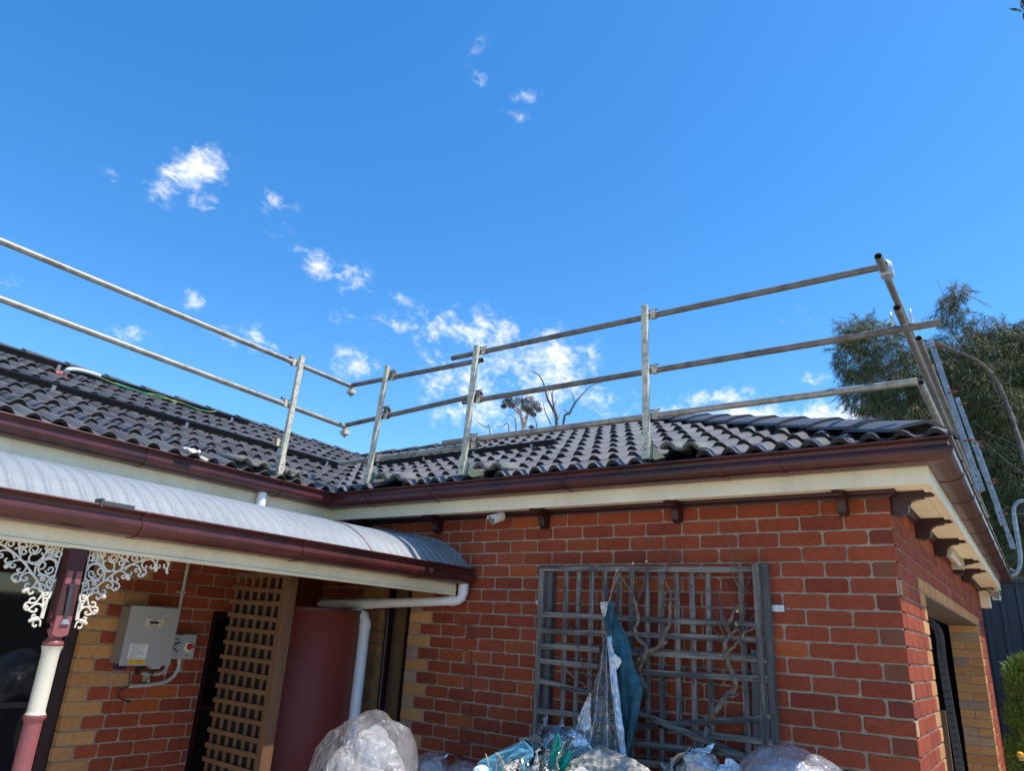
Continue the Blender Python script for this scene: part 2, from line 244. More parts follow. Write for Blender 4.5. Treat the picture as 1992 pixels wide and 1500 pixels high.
# ------------------------------------------------------------------ mesh helpers
class MB:
    def __init__(s): s.v = []; s.f = []; s.c = []; s.uv = None; s.col = (.5, .5, .5); s.smooth = []
    def add(s, vs, fs, sm=False):
        o = len(s.v); s.v += [Vector(p) for p in vs]
        for f in fs: s.f.append(tuple(i + o for i in f)); s.c.append(s.col); s.smooth.append(sm)
    def box(s, a, b):
        x0, y0, z0 = a; x1, y1, z1 = b
        s.add([(x0, y0, z0), (x1, y0, z0), (x1, y1, z0), (x0, y1, z0), (x0, y0, z1), (x1, y0, z1), (x1, y1, z1), (x0, y1, z1)],
              [(0, 3, 2, 1), (4, 5, 6, 7), (0, 1, 5, 4), (1, 2, 6, 5), (2, 3, 7, 6), (3, 0, 4, 7)])
    def bar(s, p, q, w, h, up=(0, 0, 1), cut=0):      # rectangular bar from p to q; w across, h along "up"
        p = Vector(p); q = Vector(q); d = (q - p).normalized(); u = Vector(up); u = (u - d * u.dot(d)).normalized(); r = d.cross(u)
        vs = []
        for e in (p, q):
            for a, b in ((-1, -1), (1, -1), (1, 1), (-1, 1)): vs.append(e + r * a * w / 2 + u * b * h / 2)
        s.add(vs, [(3, 2, 1, 0), (4, 5, 6, 7), (0, 1, 5, 4), (1, 2, 6, 5), (2, 3, 7, 6), (3, 0, 4, 7)])
    def tube(s, pts, r, n=10, cap=True, hollow=0):
        pts = [Vector(p) for p in pts]; rs = r if isinstance(r, (list, tuple)) else [r] * len(pts)
        t0 = (pts[1] - pts[0]).normalized(); u = t0.orthogonal().normalized(); vs = []
        rings = []
        for i, p in enumerate(pts):
            t = (pts[min(i + 1, len(pts) - 1)] - pts[max(i - 1, 0)]).normalized()
            u = (u - t * u.dot(t)).normalized(); w = t.cross(u); rings.append((p, u.copy(), w, t))
            for k in range(n):
                a = 2 * math.pi * k / n; vs.append(p + (u * math.cos(a) + w * math.sin(a)) * rs[i])
        fs = []
        for i in range(len(pts) - 1):
            for k in range(n):
                k2 = (k + 1) % n; fs.append((i * n + k, i * n + k2, (i + 1) * n + k2, (i + 1) * n + k))
        s.add(vs, fs, True)
        if hollow:
            for e in (0, len(pts) - 1):
                p, u, w, t = rings[e]; sg = 1 if e == 0 else -1; vs = []
                for rr, dd in ((rs[e], 0), (rs[e] * hollow, 0), (rs[e] * hollow, .08 * sg)):
                    for k in range(n):
                        a = 2 * math.pi * k / n; vs.append(p + (u * math.cos(a) + w * math.sin(a)) * rr + t * dd)
                fs = []
                for j in range(2):
                    for k in range(n):
                        k2 = (k + 1) % n; fs.append((j * n + k, j * n + k2, (j + 1) * n + k2, (j + 1) * n + k))
                fs.append(tuple(range(2 * n, 3 * n)))
                s.add(vs, fs)
        elif cap:
            for e in (0, len(pts) - 1):
                s.add([vs[e * n + k] for k in range(n)], [tuple(range(n))])
    def prism(s, outline, O, U, V, thick):           # outline 2D in plane (U,V), extruded both ways along U x V
        U = Vector(U); V = Vector(V); Wn = U.cross(V).normalized() * thick / 2; O = Vector(O); n = len(outline)
        a = [O + U * x + V * y + Wn for x, y in outline]; b = [O + U * x + V * y - Wn for x, y in outline]
        s.add(a + b, [tuple(range(n)), tuple(range(2 * n - 1, n - 1, -1))] + [(i, i + n, (i + 1) % n + n, (i + 1) % n) for i in range(n)])
    def lathe(s, prof, O, axis=(0, 0, 1), n=24):
        A = Vector(axis).normalized(); u = A.orthogonal().normalized(); w = A.cross(u); O = Vector(O); vs = []
        for r, h in prof:
            for k in range(n):
                a = 2 * math.pi * k / n; vs.append(O + A * h + (u * math.cos(a) + w * math.sin(a)) * r)
        fs = []
        for i in range(len(prof) - 1):
            for k in range(n):
                k2 = (k + 1) % n; fs.append((i * n + k, i * n + k2, (i + 1) * n + k2, (i + 1) * n + k))
        s.add(vs, fs, True)
        s.add(vs[:n], [tuple(range(n))]); s.add(vs[-n:], [tuple(range(n))])
    def grid(s, P, nu, nv, sm=True, uvs=None):        # P(i,j)
        vs = [P(i / (nu - 1), j / (nv - 1)) for j in range(nv) for i in range(nu)]
        s.add(vs, [(j * nu + i, j * nu + i + 1, (j + 1) * nu + i + 1, (j + 1) * nu + i) for j in range(nv - 1) for i in range(nu - 1)], sm)
    def build(s, name, material, parent=None, base=None, solid=0, bevel=0, fix=True, auto=None):
        me = bpy.data.meshes.new(name); off = parent['_b'] if (parent is not None and '_b' in parent) else (base or (0, 0, 0))
        off = Vector(off)
        me.from_pydata([tuple(v - off) for v in s.v], [], s.f)
        if s.uv:
            at = me.attributes.new('Puv', 'FLOAT_VECTOR', 'POINT')
            for i, p in enumerate(s.uv): at.data[i].vector = (p[0], p[1], 0)
        ca = me.color_attributes.new('Col', 'FLOAT_COLOR', 'CORNER')
        k = 0
        for fi, p in enumerate(me.polygons):
            c = s.c[fi]; p.use_smooth = s.smooth[fi]
            for _ in range(p.loop_total): ca.data[k].color = (*c, 1); k += 1
        if fix:
            bm = bmesh.new(); bm.from_mesh(me); bmesh.ops.recalc_face_normals(bm, faces=bm.faces); bm.to_mesh(me); bm.free()
        me.materials.append(M[material])
        o = bpy.data.objects.new(name, me); C.objects.link(o)
        if parent is not None:
            o.parent = parent
            if '_b' in parent: o['_b'] = parent['_b']
            else: o['_b'] = tuple(off)
        else: o.location = off; o['_b'] = tuple(off)
        if solid:
            md = o.modifiers.new('thick', 'SOLIDIFY'); md.thickness = solid; md.offset = 0
        if bevel:
            md = o.modifiers.new('bev', 'BEVEL'); md.width = bevel; md.segments = 2; md.limit_method = 'ANGLE'
        return o
def tag(o, label=None, cat=None, group=None, kind=None):
    if label: o['label'] = label
    if cat: o['category'] = cat
    if group: o['group'] = group
    if kind: o['kind'] = kind
    return o
def thing(name, base, label, cat, group=None):
    o = bpy.data.objects.new(name, None); C.objects.link(o); o.location = base; o['_b'] = tuple(base); o.empty_display_size = .1
    return tag(o, label, cat, group)
def smooth_path(pts, k=6, closed=False):
    P = [Vector(p) for p in pts]; out = []
    n = len(P)
    for i in range(n - 1):
        p0 = P[max(i - 1, 0)]; p1 = P[i]; p2 = P[i + 1]; p3 = P[min(i + 2, n - 1)]
        for j in range(k):
            t = j / k
            out.append(.5 * ((2 * p1) + (p2 - p0) * t + (2 * p0 - 5 * p1 + 4 * p2 - p3) * t * t + (3 * p1 - p0 - 3 * p2 + p3) * t ** 3))
    out.append(P[-1]); return out
def rnd(a, b): return random.uniform(a, b)
# ------------------------------------------------------------------ setting
g = MB()
def gp(u, v):
    x = -60 + 120 * u; y = -30 + 110 * v
    return Vector((x, y, -.15 + .03 * mnoise.noise(Vector((x * .3, y * .3, 0)))))
g.grid(gp, 60, 60); tag(g.build('ground', 'ground'), kind='structure')
# ------------------------------------------------------------------ house
OV = .235; ZF0 = 2.465; ZG = 2.555; GH = .118; XB = -4.5; XFB = -4.24; YE = 6.35; YB = -5.6
house = thing('brick_house', (-2, 1, -.15), 'red brick house with cream fascia, maroon gutter and dark grey tiled hip roof', 'house')
J0 = 2.45; ch = .086
REDS = [(.29, .058, .032), (.30, .061, .033), (.275, .055, .032), (.31, .068, .035), (.25, .050, .031), (.285, .062, .036), (.23, .045, .030), (.295, .058, .032), (.275, .057, .034), (.285, .060, .033)]
ORNG = [(.38, .088, .032), (.37, .082, .034)]
DARKS = [(.19, .05, .035), (.20, .07, .045), (.17, .04, .03)]
YEL = [(.54, .27, .105), (.50, .245, .095), (.57, .30, .125), (.47, .25, .11)]
PINK = [(.38, .25, .19), (.40, .27, .17)]
def pick(kind):
    if kind == 'r': c = random.choice(REDS) if random.random() > .04 else random.choice(ORNG)
    elif kind == 'd': c = random.choice(DARKS)
    elif kind == 'y': c = random.choice(YEL)
    else: c = random.choice(PINK)
    k = rnd(.9, 1.08); return (c[0] * k, c[1] * k * (1.06 if kind in 'rd' else 1), c[2] * k * (.93 if kind in 'rd' else 1))
def brick(mb, O, U, V, Nn, u0, u1, v0, v1, kind, proud=.006, rr=.02, jit=.0015, tight=(0, 0)):
    # one brick face: rounded, slightly ragged outline standing proud of the mortar
    mb.col = pick(kind); j = .006
    a0 = u0 + (0 if tight[0] else j); a1 = u1 - (0 if tight[1] else j); b0 = v0 + j * .9; b1 = v1 - j * .9
    a0 += rnd(-.0015, .0015); a1 += rnd(-.0015, .0015); b0 += rnd(-.0015, .0015); b1 += rnd(-.0015, .0015)
    w = a1 - a0; h = b1 - b0; out = []
    for ci, (cx, cy, s0) in enumerate(((a0, b0, 180), (a1, b0, 270), (a1, b1, 0), (a0, b1, 90))):
        r = rnd(.3, 1.0) * rr; r = min(r, w * .3)
        if (tight[0] and ci in (0, 3)) or (tight[1] and ci in (1, 2)): r = .003
        sx = 1 if ci in (0, 3) else -1; sy = 1 if ci in (0, 1) else -1
        qx = cx + sx * r; qy = cy + sy * r
        for k in range(4):
            a = R(s0 + 30 * k); out.append((qx + r * math.cos(a), qy + r * math.sin(a)))
        # ragged long edges
        nx, ny = ((a1, b0), (a1, b1), (a0, b1), (a0, b0))[ci]
        m = 5 if ci in (0, 2) and w > .15 else 2
        for k in range(1, m):
            t = k / m; out.append((qx + (nx - qx) * t * .95 + 0, 0) if False else None)
    pts = []
    cor = [p for p in out if p is not None]
    n = len(cor)
    for i in range(n):
        p = cor[i]; q = cor[(i + 1) % n]; d = math.hypot(q[0] - p[0], q[1] - p[1]); m = max(1, int(d / .022))
        for k in range(m):
            t = k / m; x = p[0] + (q[0] - p[0]) * t; y = p[1] + (q[1] - p[1]) * t
            e = jit * (1 if m > 1 else .4)
            pts.append((x + (0 if (tight[0] and x < a0 + .002) or (tight[1] and x > a1 - .002) else rnd(-e, e)), y + rnd(-e, e)))
    cx = (a0 + a1) / 2; cy = (b0 + b1) / 2; n = len(pts)
    tilt = rnd(-.0012, .0012)
    def P(x, y, z): return O + U * x + V * y + Nn * z
    ins = lambda p, d: (p[0] - (d if p[0] > cx else -d) * (0 if (tight[0] and p[0] < a0 + .004) or (tight[1] and p[0] > a1 - .004) else 1), p[1] - (d if p[1] > cy else -d))
    r0 = [P(*p, -.004) for p in pts]; r1 = [P(*p, proud * .7) for p in pts]; r2 = [P(*ins(p, .003), proud + tilt) for p in pts]
    fs = []
    for a in (0, 1):
        for i in range(n): fs.append((a * n + i, a * n + (i + 1) % n, (a + 1) * n + (i + 1) % n, (a + 1) * n + i))
    fs.append(tuple(range(2 * n, 3 * n)))
    mb.add(r0 + r1 + r2, fs)
bk = MB(); mo = MB()
Zu = Vector((0, 0, 1))
def row_z(k): return J0 - ch * (k + 1), J0 - ch * k      # row k lies under joint k
# --- wall A (faces -Y), u = x
OA = Vector((0, 0, 0)); UA = Vector((1, 0, 0)); NA = Vector((0, -1, 0))
def fill_row(mb, O, U, Nn, k, ua, ub, perps, kinds, tightL=False, tightR=False):
    z0, z1 = row_z(k)
    ps = sorted([p for p in perps if ua + .03 < p < ub - .03]); ed = [ua] + ps + [ub]
    for i in range(len(ed) - 1):
        kd = kinds(i, len(ed) - 1, ed[i], ed[i + 1])
        brick(mb, O, U, Zu, Nn, ed[i], ed[i + 1], z0, z1, kd, tight=(tightL and i == 0, tightR and i == len(ed) - 2))
XL = -3.44
for k in range(-1, 31):
    base = -.115 if k % 2 == 0 else -.235
    perps = [base - .24 * n + rnd(-.003, .003) for n in range(0, 20)]
    lim = XL if k >= 6 else XB
    if k >= 6:
        # toothed yellow end bricks beside the door opening
        w = .225 if k % 2 == 0 else .115
        perps = [p for p in perps if p > XL + w + .05] + [XL + w]
    def kA(i, n, a, b):
        if k >= 6 and i == 0: return 'y' if k % 2 == 0 else random.choice('ppy')
        if i == n - 1 and k % 2 == 0 and b > -.01: return 'd'
        return 'r'
    fill_row(bk, OA, UA, NA, k, lim, .006, perps, kA, tightL=(k >= 6), tightR=True)
# crack-free split of wall A: piece left of the opening
for k in range(6, 31):
    perps = [-4.32, -4.08] if k % 2 == 0 else [-4.2, -3.96]
    fill_row(bk, OA, UA, NA, k, XB, -3.76, perps + [-3.76 - (.225 if k % 2 == 0 else .115)], lambda i, n, a, b: 'y' if i == n - 1 else 'r', tightR=True)
    # reveal of that piece, facing +X
    fill_row(bk, Vector((-3.76, 0, 0)), Vector((0, 1, 0)), Vector((1, 0, 0)), k, 0, .11, [], lambda i, n, a, b: 'y', tightL=True)
mo.box((XB, 0, 1.934), (0, .11, 2.54)); mo.box((XL, 0, -.15), (0, .11, 1.934)); mo.box((XB, 0, -.15), (-3.76, .11, 1.934))
# --- wall C (faces +X), u = y
OC = Vector((0, 0, 0)); UC = Vector((0, 1, 0)); NC = Vector((1, 0, 0))
YO0 = 1.04; YO1 = 5.30; YW = 6.32
for k in range(-1, 31):
    off = .12 if k % 2 else .24
    perps = [off + .24 * n + rnd(-.004, .004) for n in range(0, 40)]
    if k < 4:
        fill_row(bk, OC, UC, NC, k, -.006, YW, perps, lambda i, n, a, b: 'r', tightL=True, tightR=True)
    elif k == 4:
        fill_row(bk, OC, UC, NC, k, -.006, .77, perps, lambda i, n, a, b: 'r', tightL=True)
        z0, z1 = row_z(4)
        n = 61; w = (5.50 - .77) / n
        for i in range(n): brick(bk, OC, UC, Zu, NC, .77 + i * w, .77 + (i + 1) * w, z0 + .004, z1, 'y', rr=.004, jit=.001, proud=.009)
        fill_row(bk, OC, UC, NC, k, 5.50, YW, perps, lambda i, n, a, b: 'r', tightR=True)
    else:
        w = .235 if k % 2 else .115
        fill_row(bk, OC, UC, NC, k, -.006, YO0, [p for p in perps if p < YO0 - w - .05] + [YO0 - w], lambda i, n, a, b: 'y' if i == n - 1 else ('p' if i == 0 and k % 2 and random.random() < .3 else 'r'), tightL=True, tightR=True)
        fill_row(bk, OC, UC, NC, k, YO1, YW, [YO1 + w] + [p for p in perps if p > YO1 + w + .05], lambda i, n, a, b: 'y' if i == 0 else 'r', tightL=True, tightR=True)
        # far jamb facing -Y, near jamb facing +Y
        fill_row(bk, Vector((-.27, YO1, 0)), Vector((1, 0, 0)), Vector((0, -1, 0)), k, 0, .274, [.13] if k % 2 else [], lambda i, n, a, b: 'y' if (i or random.random() < .5) else 'p', tightL=True, tightR=True)
mo.box((-.11, 0.001, 2.02), (0, YW, 2.54)); mo.box((-.11, .001, -.15), (0, YO0, 2.02)); mo.box((-.27, YO1, -.15), (0, YW, 2.02))
# --- wall B (faces +X)
OB = Vector((XB, 0, 0)); YWB = -1.93
for k in range(-1, 31):
    ph = -1.670 - .0 if (k % 2) else -1.550      # perpends measured in the photo
    perps = [ph + .24 * n + rnd(-.003, .003) for n in range(-3, 9)]
    w = .225 if k % 2 == 0 else .115
    if k < 5:
        fill_row(bk, OB, UC, NC, k, YB, 0, [ph - .24 * n for n in range(0, 18)] + [p for p in perps if p > ph], lambda i, n, a, b: 'r')
    else:
        ub = -1.02 if k >= 9 else 0
        fill_row(bk, OB, UC, NC, k, YWB, ub, [YWB + w] + [p for p in perps if p > YWB + w + .04], lambda i, n, a, b: 'y' if i == 0 else ('y' if (i == 1 and k in (6, 8, 14)) else 'r'), tightL=True)
        if k >= 9: fill_row(bk, OB, UC, NC, k, -.30, 0, [-.18], lambda i, n, a, b: 'r')
        # reveal facing -Y beside the window
        fill_row(bk, Vector((XB - .11, YWB, 0)), Vector((1, 0, 0)), Vector((0, -1, 0)), k, 0, .114, [], lambda i, n, a, b: 'y', tightR=True)
mo.box((XB - .11, YB, 2.0), (XB, .11, 2.54)); mo.box((XB - .11, YWB, 1.676), (XB, 0, 2.0)); mo.box((XB - .11, YWB, -.15), (XB, -1.02, 1.676)); mo.box((XB - .11, -.30, -.15), (XB, 0, 1.676))
mo.box((XB - .11, YB, -.15), (XB, -4.6, 2.0))
mo.box((-.01, -.0035, -.15), (.0035, .01, 2.45))
wl = mo.build('wall', 'mortar', house); bo = bk.build('brickwork', 'brick', wl)
tag(wl, 'red brick walls with cream coloured bricks beside the openings')
# lintel underside and garage inside
lb = MB(); lb.box((-.27, YO0, 2.008), (-.006, YO1, 2.018)); lb.build('lintel', 'lintel', house)
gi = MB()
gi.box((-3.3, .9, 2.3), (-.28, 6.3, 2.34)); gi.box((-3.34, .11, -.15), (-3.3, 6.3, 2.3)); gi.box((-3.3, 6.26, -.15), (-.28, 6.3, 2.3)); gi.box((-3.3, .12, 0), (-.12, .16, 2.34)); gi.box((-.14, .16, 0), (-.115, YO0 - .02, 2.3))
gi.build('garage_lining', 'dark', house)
random.seed(12)
for k in range(8, 20):
    x = -2.86 + .06 * ((k % 2) * 1.0) + rnd(-.01, .01) + (.02 if k > 14 else 0); z0, z1 = row_z(k); ck = MB()
    if k % 2:
        p_ = [(x + rnd(-.004, .004), -.0075, z0 + (z1 - z0) * t) for t in (0, .25, .5, .75, 1)]; ck.tube(p_, [.0035, .0025, .0045, .002, .003], 5)
    ck.bar((x - rnd(.03, .10), -.003, z0), (x + rnd(.0, .05), -.003, z0), .006, .005)
    ck.build('mortar_crack', 'ink', wl)
gp_ = MB(); gp_.box((-2.2, 4.7, -.1), (-.35, 4.74, 1.15)); gp_.build('inner_panel', 'tan', house)
# --- soffits, fascias
sf = MB(); zs = 2.488
sf.add([(XFB - .02, -OV + .02, zs), (OV - .02, -OV + .02, zs), (OV - .02, 0, zs), (XFB - .02, 0, zs)], [(0, 1, 2, 3)])
sf.add([(0, 0, zs), (OV - .02, 0, zs), (OV - .02, YE, zs), (0, YE, zs)], [(0, 1, 2, 3)])
sf.add([(XB, YB, zs), (XFB, YB, zs), (XFB, 0, zs), (XB, 0, zs)], [(0, 1, 2, 3)])
sf.build('soffit', 'soffit', house, fix=False)
sb = MB()      # soffit edge beads and cover strips
sb.box((OV - .055, -OV + .03, zs - .014), (OV - .022, YE, zs - .001)); sb.box((XFB + .05, -OV + .022, zs - .012), (OV - .03, -OV + .045, zs - .001))
for y in (1.15, 3.55): sb.box((.01, y, zs - .008), (OV - .05, y + .02, zs - .001))
sb.build('soffit_bead', 'soffit', house)
fz1 = 2.64
fa = MB(); fa.add([(XFB, -OV, ZF0), (OV, -OV, ZF0), (OV, -OV, fz1), (XFB, -OV, fz1), (XFB, -OV + .022, ZF0), (OV - .022, -OV + .022, ZF0), (OV - .022, -OV + .022, fz1), (XFB, -OV + .022, fz1)], [(0, 1, 2, 3), (4, 7, 6, 5), (0, 4, 5, 1)])
fa.build('fascia', 'cream', house)
fc = MB(); fc.add([(OV, -OV, ZF0), (OV, YE, ZF0), (OV, YE, fz1), (OV, -OV, fz1), (OV - .022, -OV + .022, ZF0), (OV - .022, YE, ZF0), (OV - .022, YE, fz1), (OV - .022, -OV + .022, fz1)], [(0, 1, 2, 3), (4, 7, 6, 5), (0, 4, 5, 1), (1, 5, 6, 2)])
fc.build('fascia', 'cream', house)
fb = MB(); fb.add([(XFB, YB, ZF0 - .02), (XFB, -OV, ZF0 - .02), (XFB, -OV, fz1), (XFB, YB, fz1), (XFB - .022, YB, ZF0 - .02), (XFB - .022, -OV, ZF0 - .02), (XFB - .022, -OV, fz1), (XFB - .022, YB, fz1)], [(0, 1, 2, 3), (4, 7, 6, 5), (0, 4, 5, 1)])
fb.build('fascia', 'cream', house)
er = MB(); er.box((-.11, YE - .03, ZF0), (OV, YE - .004, 2.66)); er.build('fascia', 'cream', house)
# --- gutters: ogee section swept with mitres
GP = [(0.002, 0), (.045, -.002), (.078, .003), (.100, .014), (.114, .030), (.119, .048), (.117, .062), (.110, .070), (.099, .0735), (.0975, .082), (.101, .096), (.111, .104), (.119, .108), (.121, .113), (.118, .118), (.112, .117), (.110, .110)]
GIN = [(.104, .104), (.094, .09), (.092, .076), (.104, .066), (.111, .056), (.112, .046), (.106, .03), (.094, .018), (.075, .01), (.04, .007), (.004, .007), (.004, .1)]
GP = [(a * 1.09, b) for a, b in GP]; GIN = [(a * 1.08, b) for a, b in GIN]
def gutter(a, b, nrm_, m0, m1, z0, joins=(), parent=house, prof=None, name='gutter', mt='maroon'):
    a = Vector(a); b = Vector(b); d = (b - a).normalized(); n_ = Vector(nrm_); P = prof or (GP + GIN)
    mb = MB(); L_ = (b - a).length; st = [0, L_]
    def ring(s_, dd, grow=0):
        out = []
        for (q, z) in P:
            e = m0 * q if s_ == 0 else (m1 * q if s_ == L_ else 0)
            gz = z - (grow if z < .06 else -grow * .3); out.append(a + d * (s_ + e) + n_ * (q + (grow if q > .05 else 0)) + Vector((0, 0, z0 + gz)))
        return out
    n = len(P); ns = 2
    vs = ring(0, 0) + ring(L_, 0)
    mb.add(vs, [(i, i + 1, n + i + 1, n + i) for i in range(n - 1)])
    if m0 == 0: mb.add(ring(0, 0)[:len(GP)], [tuple(range(len(GP)))])
    if m1 == 0: mb.add(ring(L_, 0)[:len(GP)], [tuple(range(len(GP)))])
    g_ = mb.build(name, mt, parent, fix=False)
    for s_ in joins:
        jb = MB(); k = len(GP) - 2
        r0 = [a + d * s_ + n_ * (q * 1.012 + .0022) + Vector((0, 0, z0 + z - .002)) for q, z in GP[:k]]
        r1 = [a + d * (s_ + .035 + .012 * math.sin(i * .9)) + n_ * (q * 1.012 + .0022) + Vector((0, 0, z0 + z - .002)) for i, (q, z) in enumerate(GP[:k])]
        jb.add(r0 + r1, [(i, i + 1, k + i + 1, k + i) for i in range(k - 1)])
        jb.build('gutter_joiner', 'maroon', g_, solid=.003)
    return g_
gutter((XFB, YB, 0), (XFB, -OV, 0), (1, 0, 0), 0, -1, ZG, joins=(2.35, 3.62, 4.72))
gutter((XFB, -OV, 0), (OV, -OV, 0), (0, -1, 0), 1, 1, ZG, joins=(.50, 1.18, 2.35, 3.42, 3.75))
gutter((OV, -OV, 0), (OV, YE, 0), (1, 0, 0), -1, 0, ZG, joins=(.42, 1.1, 1.75, 2.4, 3.1, 3.8, 4.5, 5.2))
vc = MB(); vc.bar((XFB + .003, -OV + .002, 2.46), (XFB + .003, -OV + .002, 2.56), .012, .012); vc.build('corner_seal', 'black', house)
# --- moulding and brackets under the soffit
MP = [(0, 0), (.012, 0), (.016, .008), (.026, .014), (.036, .02), (.04, .03), (.04, .038), (0, .038)]
def mould(a, b, nrm_, m0, m1, z0):
    a = Vector(a); b = Vector(b); d = (b - a).normalized(); n_ = Vector(nrm_); L_ = (b - a).length; mb = MB()
    vs = [a + d * (m0 * q) + n_ * q + Vector((0, 0, z0 + z)) for q, z in MP] + [a + d * (L_ + m1 * q) + n_ * q + Vector((0, 0, z0 + z)) for q, z in MP]
    n = len(MP); mb.add(vs, [(i, i + 1, n + i + 1, n + i) for i in range(n - 1)] + [tuple(range(n)), tuple(range(n, 2 * n))])
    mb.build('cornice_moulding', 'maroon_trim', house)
mould((XB, -.006, 0), (.006, -.006, 0), (0, -1, 0), 0, 1, zs - .039); mould((.006, -.006, 0), (.006, YW, 0), (1, 0, 0), -1, 0, zs - .039)
BR = [(0, 0), (.205, 0), (.215, -.008), (.213, -.024), (.203, -.031), (.165, -.033), (.163, -.042), (.148, -.043), (.12, -.047), (.098, -.058), (.085, -.078), (.083, -.1), (.078, -.118), (.062, -.132), (.045, -.136), (.03, -.136), (.024, -.125), (0, -.125)]
def bracket(O, U):
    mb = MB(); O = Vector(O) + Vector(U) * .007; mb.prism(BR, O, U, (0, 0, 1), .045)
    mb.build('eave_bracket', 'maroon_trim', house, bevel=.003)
for x in (-4.0, -3.2, -2.2, -1.2, -.22): bracket((x, 0, zs - .002), (0, -1, 0))
for y in (.07, 1.0, 1.95, 3.25, 4.05): bracket((0, y, zs - .002), (1, 0, 0))
# ------------------------------------------------------------------ tiled roof
K = .437; ZR = 2.70; TG = .315; cs = 1 / math.sqrt(1 + K * K)
def roll(u):         # cross-section of a double roll tile, period .15
    t = (u / .15) % 1.0
    if t < .62: return .036 * math.sin(math.pi * t / .62) ** .8
    return -.004 * math.sin(math.pi * (t - .62) / .38)
def roof_plane(O, U, Vh, length, run, clips, seed, name='roof_tiles', u0=0, skip=()):
    # O eave point, U along eave, Vh horizontal up-slope direction
    random.seed(seed); O = Vector(O); U = Vector(U); Vh = Vector(Vh); S_ = (Vh + Vector((0, 0, K))).normalized(); Nn = (Vector((0, 0, 1)) - Vh * K).normalized()
    mb = MB(); rows = int(run / cs / TG) + 2
    nt_ = int(length / .3) + 2
    for r in range(rows):
        v0 = r * TG; v1 = v0 + TG + .03
        for t in range(nt_):
            if (r, t) in skip: continue
            ua = u0 + t * .3; dz = rnd(-.004, .004); dv = rnd(-.007, .007); tw = rnd(-.004, .004)
            k = rnd(.75, 1.25); hh = rnd(0, 1); mb.col = (.085 * k + .004 * hh, .084 * k, .088 * k)
            n = 25; A = []; B = []; D = []; E2 = []; F = []
            for i in range(n):
                u = ua - .004 + .308 * i / (n - 1); h = roll(u - u0)
                # overlap lip where the neighbour laps the first roll
                lap = .004 if i < 4 else 0
                A.append(O + U * u + S_ * (v0 + dv) + Nn * (h + .038 + dz + tw * i / n + lap))
                B.append(O + U * u + S_ * v1 + Nn * (h + .004 + dz + tw * i / n + lap))
                D.append(O + U * u + S_ * (v0 + dv) + Nn * (h * .94 + .011 + dz))
                E2.append(O + U * u + S_ * (v0 + dv + .09) + Nn * (h * .94 - .002 + dz))
                F.append(O + U * u + S_ * (v0 + dv - .0035) + Nn * (h + .034 + dz + tw * i / n + lap))
            vs = B + A + F + D + E2
            mb.add(vs, [(j * n + i, j * n + i + 1, (j + 1) * n + i + 1, (j + 1) * n + i) for j in range(2) for i in range(n - 1)], True)
            mb.col = (.007, .0065, .006); o_ = len(mb.v) - len(vs)  # front lips and undersides near-black: their shade is painted into the tile colour
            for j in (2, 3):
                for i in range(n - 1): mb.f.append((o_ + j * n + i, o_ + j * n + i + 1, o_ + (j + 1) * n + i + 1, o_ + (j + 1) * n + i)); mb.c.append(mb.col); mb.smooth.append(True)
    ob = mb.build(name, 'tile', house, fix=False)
    bm = bmesh.new(); bm.from_mesh(ob.data)
    for (co, no) in clips:
        bmesh.ops.bisect_plane(bm, geom=bm.verts[:] + bm.edges[:] + bm.faces[:], plane_co=Vector(co) - Vector(ob['_b']), plane_no=no, clear_outer=True)
    sh = [e for e in bm.edges if len(e.link_faces) == 2 and e.calc_face_angle(0) > R(38)]
    for e in sh: e.smooth = False
    bm.to_mesh(ob.data); bm.free()
    # under sheet so that no light or sky leaks through
    return ob
SR = 2.70; XE = OV + .09; YEe = -OV - .09; XBe = XFB + .09
# eave edge 40 mm inside the gutter lip
ZE = 2.652
e0 = Vector((XBe, YEe, ZE)); zr = ZE + K * SR
XRB = XBe - SR; YRA = YEe + SR; XHT = XE - SR
vl = YEe + XBe
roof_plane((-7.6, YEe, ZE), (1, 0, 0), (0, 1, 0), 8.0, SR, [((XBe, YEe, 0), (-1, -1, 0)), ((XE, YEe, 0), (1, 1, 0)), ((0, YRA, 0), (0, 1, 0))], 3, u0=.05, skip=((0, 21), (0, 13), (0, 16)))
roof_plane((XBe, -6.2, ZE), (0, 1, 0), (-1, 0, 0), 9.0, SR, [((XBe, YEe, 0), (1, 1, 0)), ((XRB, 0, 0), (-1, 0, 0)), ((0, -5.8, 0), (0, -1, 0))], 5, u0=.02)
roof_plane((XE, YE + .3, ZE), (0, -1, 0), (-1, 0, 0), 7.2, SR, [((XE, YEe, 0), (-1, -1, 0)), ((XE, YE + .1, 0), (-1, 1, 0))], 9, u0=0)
us = MB(); dz = -.02
def ps(x, y, z=0): return (x, y, z + dz)
us.add([ps(XBe, YEe, ZE), ps(XE, YEe, ZE), ps(XHT, YRA, zr), ps(XRB, YRA, zr)], [(0, 1, 2, 3)])
us.add([ps(XBe, YEe, ZE), ps(XRB, YRA, zr), ps(XRB, -5.8, zr), ps(XBe, -5.8, ZE)], [(0, 1, 2, 3)])
ys = YE + .1; yt = ys - SR
us.add([ps(XE, YEe, ZE), ps(XE, ys, ZE), ps(XHT, yt, zr), ps(XHT, YRA, zr)], [(0, 1, 2, 3)])
us.add([ps(XRB - SR, YRA, ZE), ps(XRB, YRA, zr), ps(XRB, -5.8, zr), ps(XRB - SR, -5.8, ZE)], [(0, 1, 2, 3)])
us.add([ps(XRB, YRA, zr), ps(XHT, YRA, zr), ps(XHT, yt, zr), ps(XRB, yt, zr)], [(0, 1, 2, 3)])
us.add([ps(XRB - SR, ys, ZE), ps(XE, ys, ZE), ps(XHT, yt, zr), ps(XRB, yt, zr)], [(0, 1, 2, 3)])
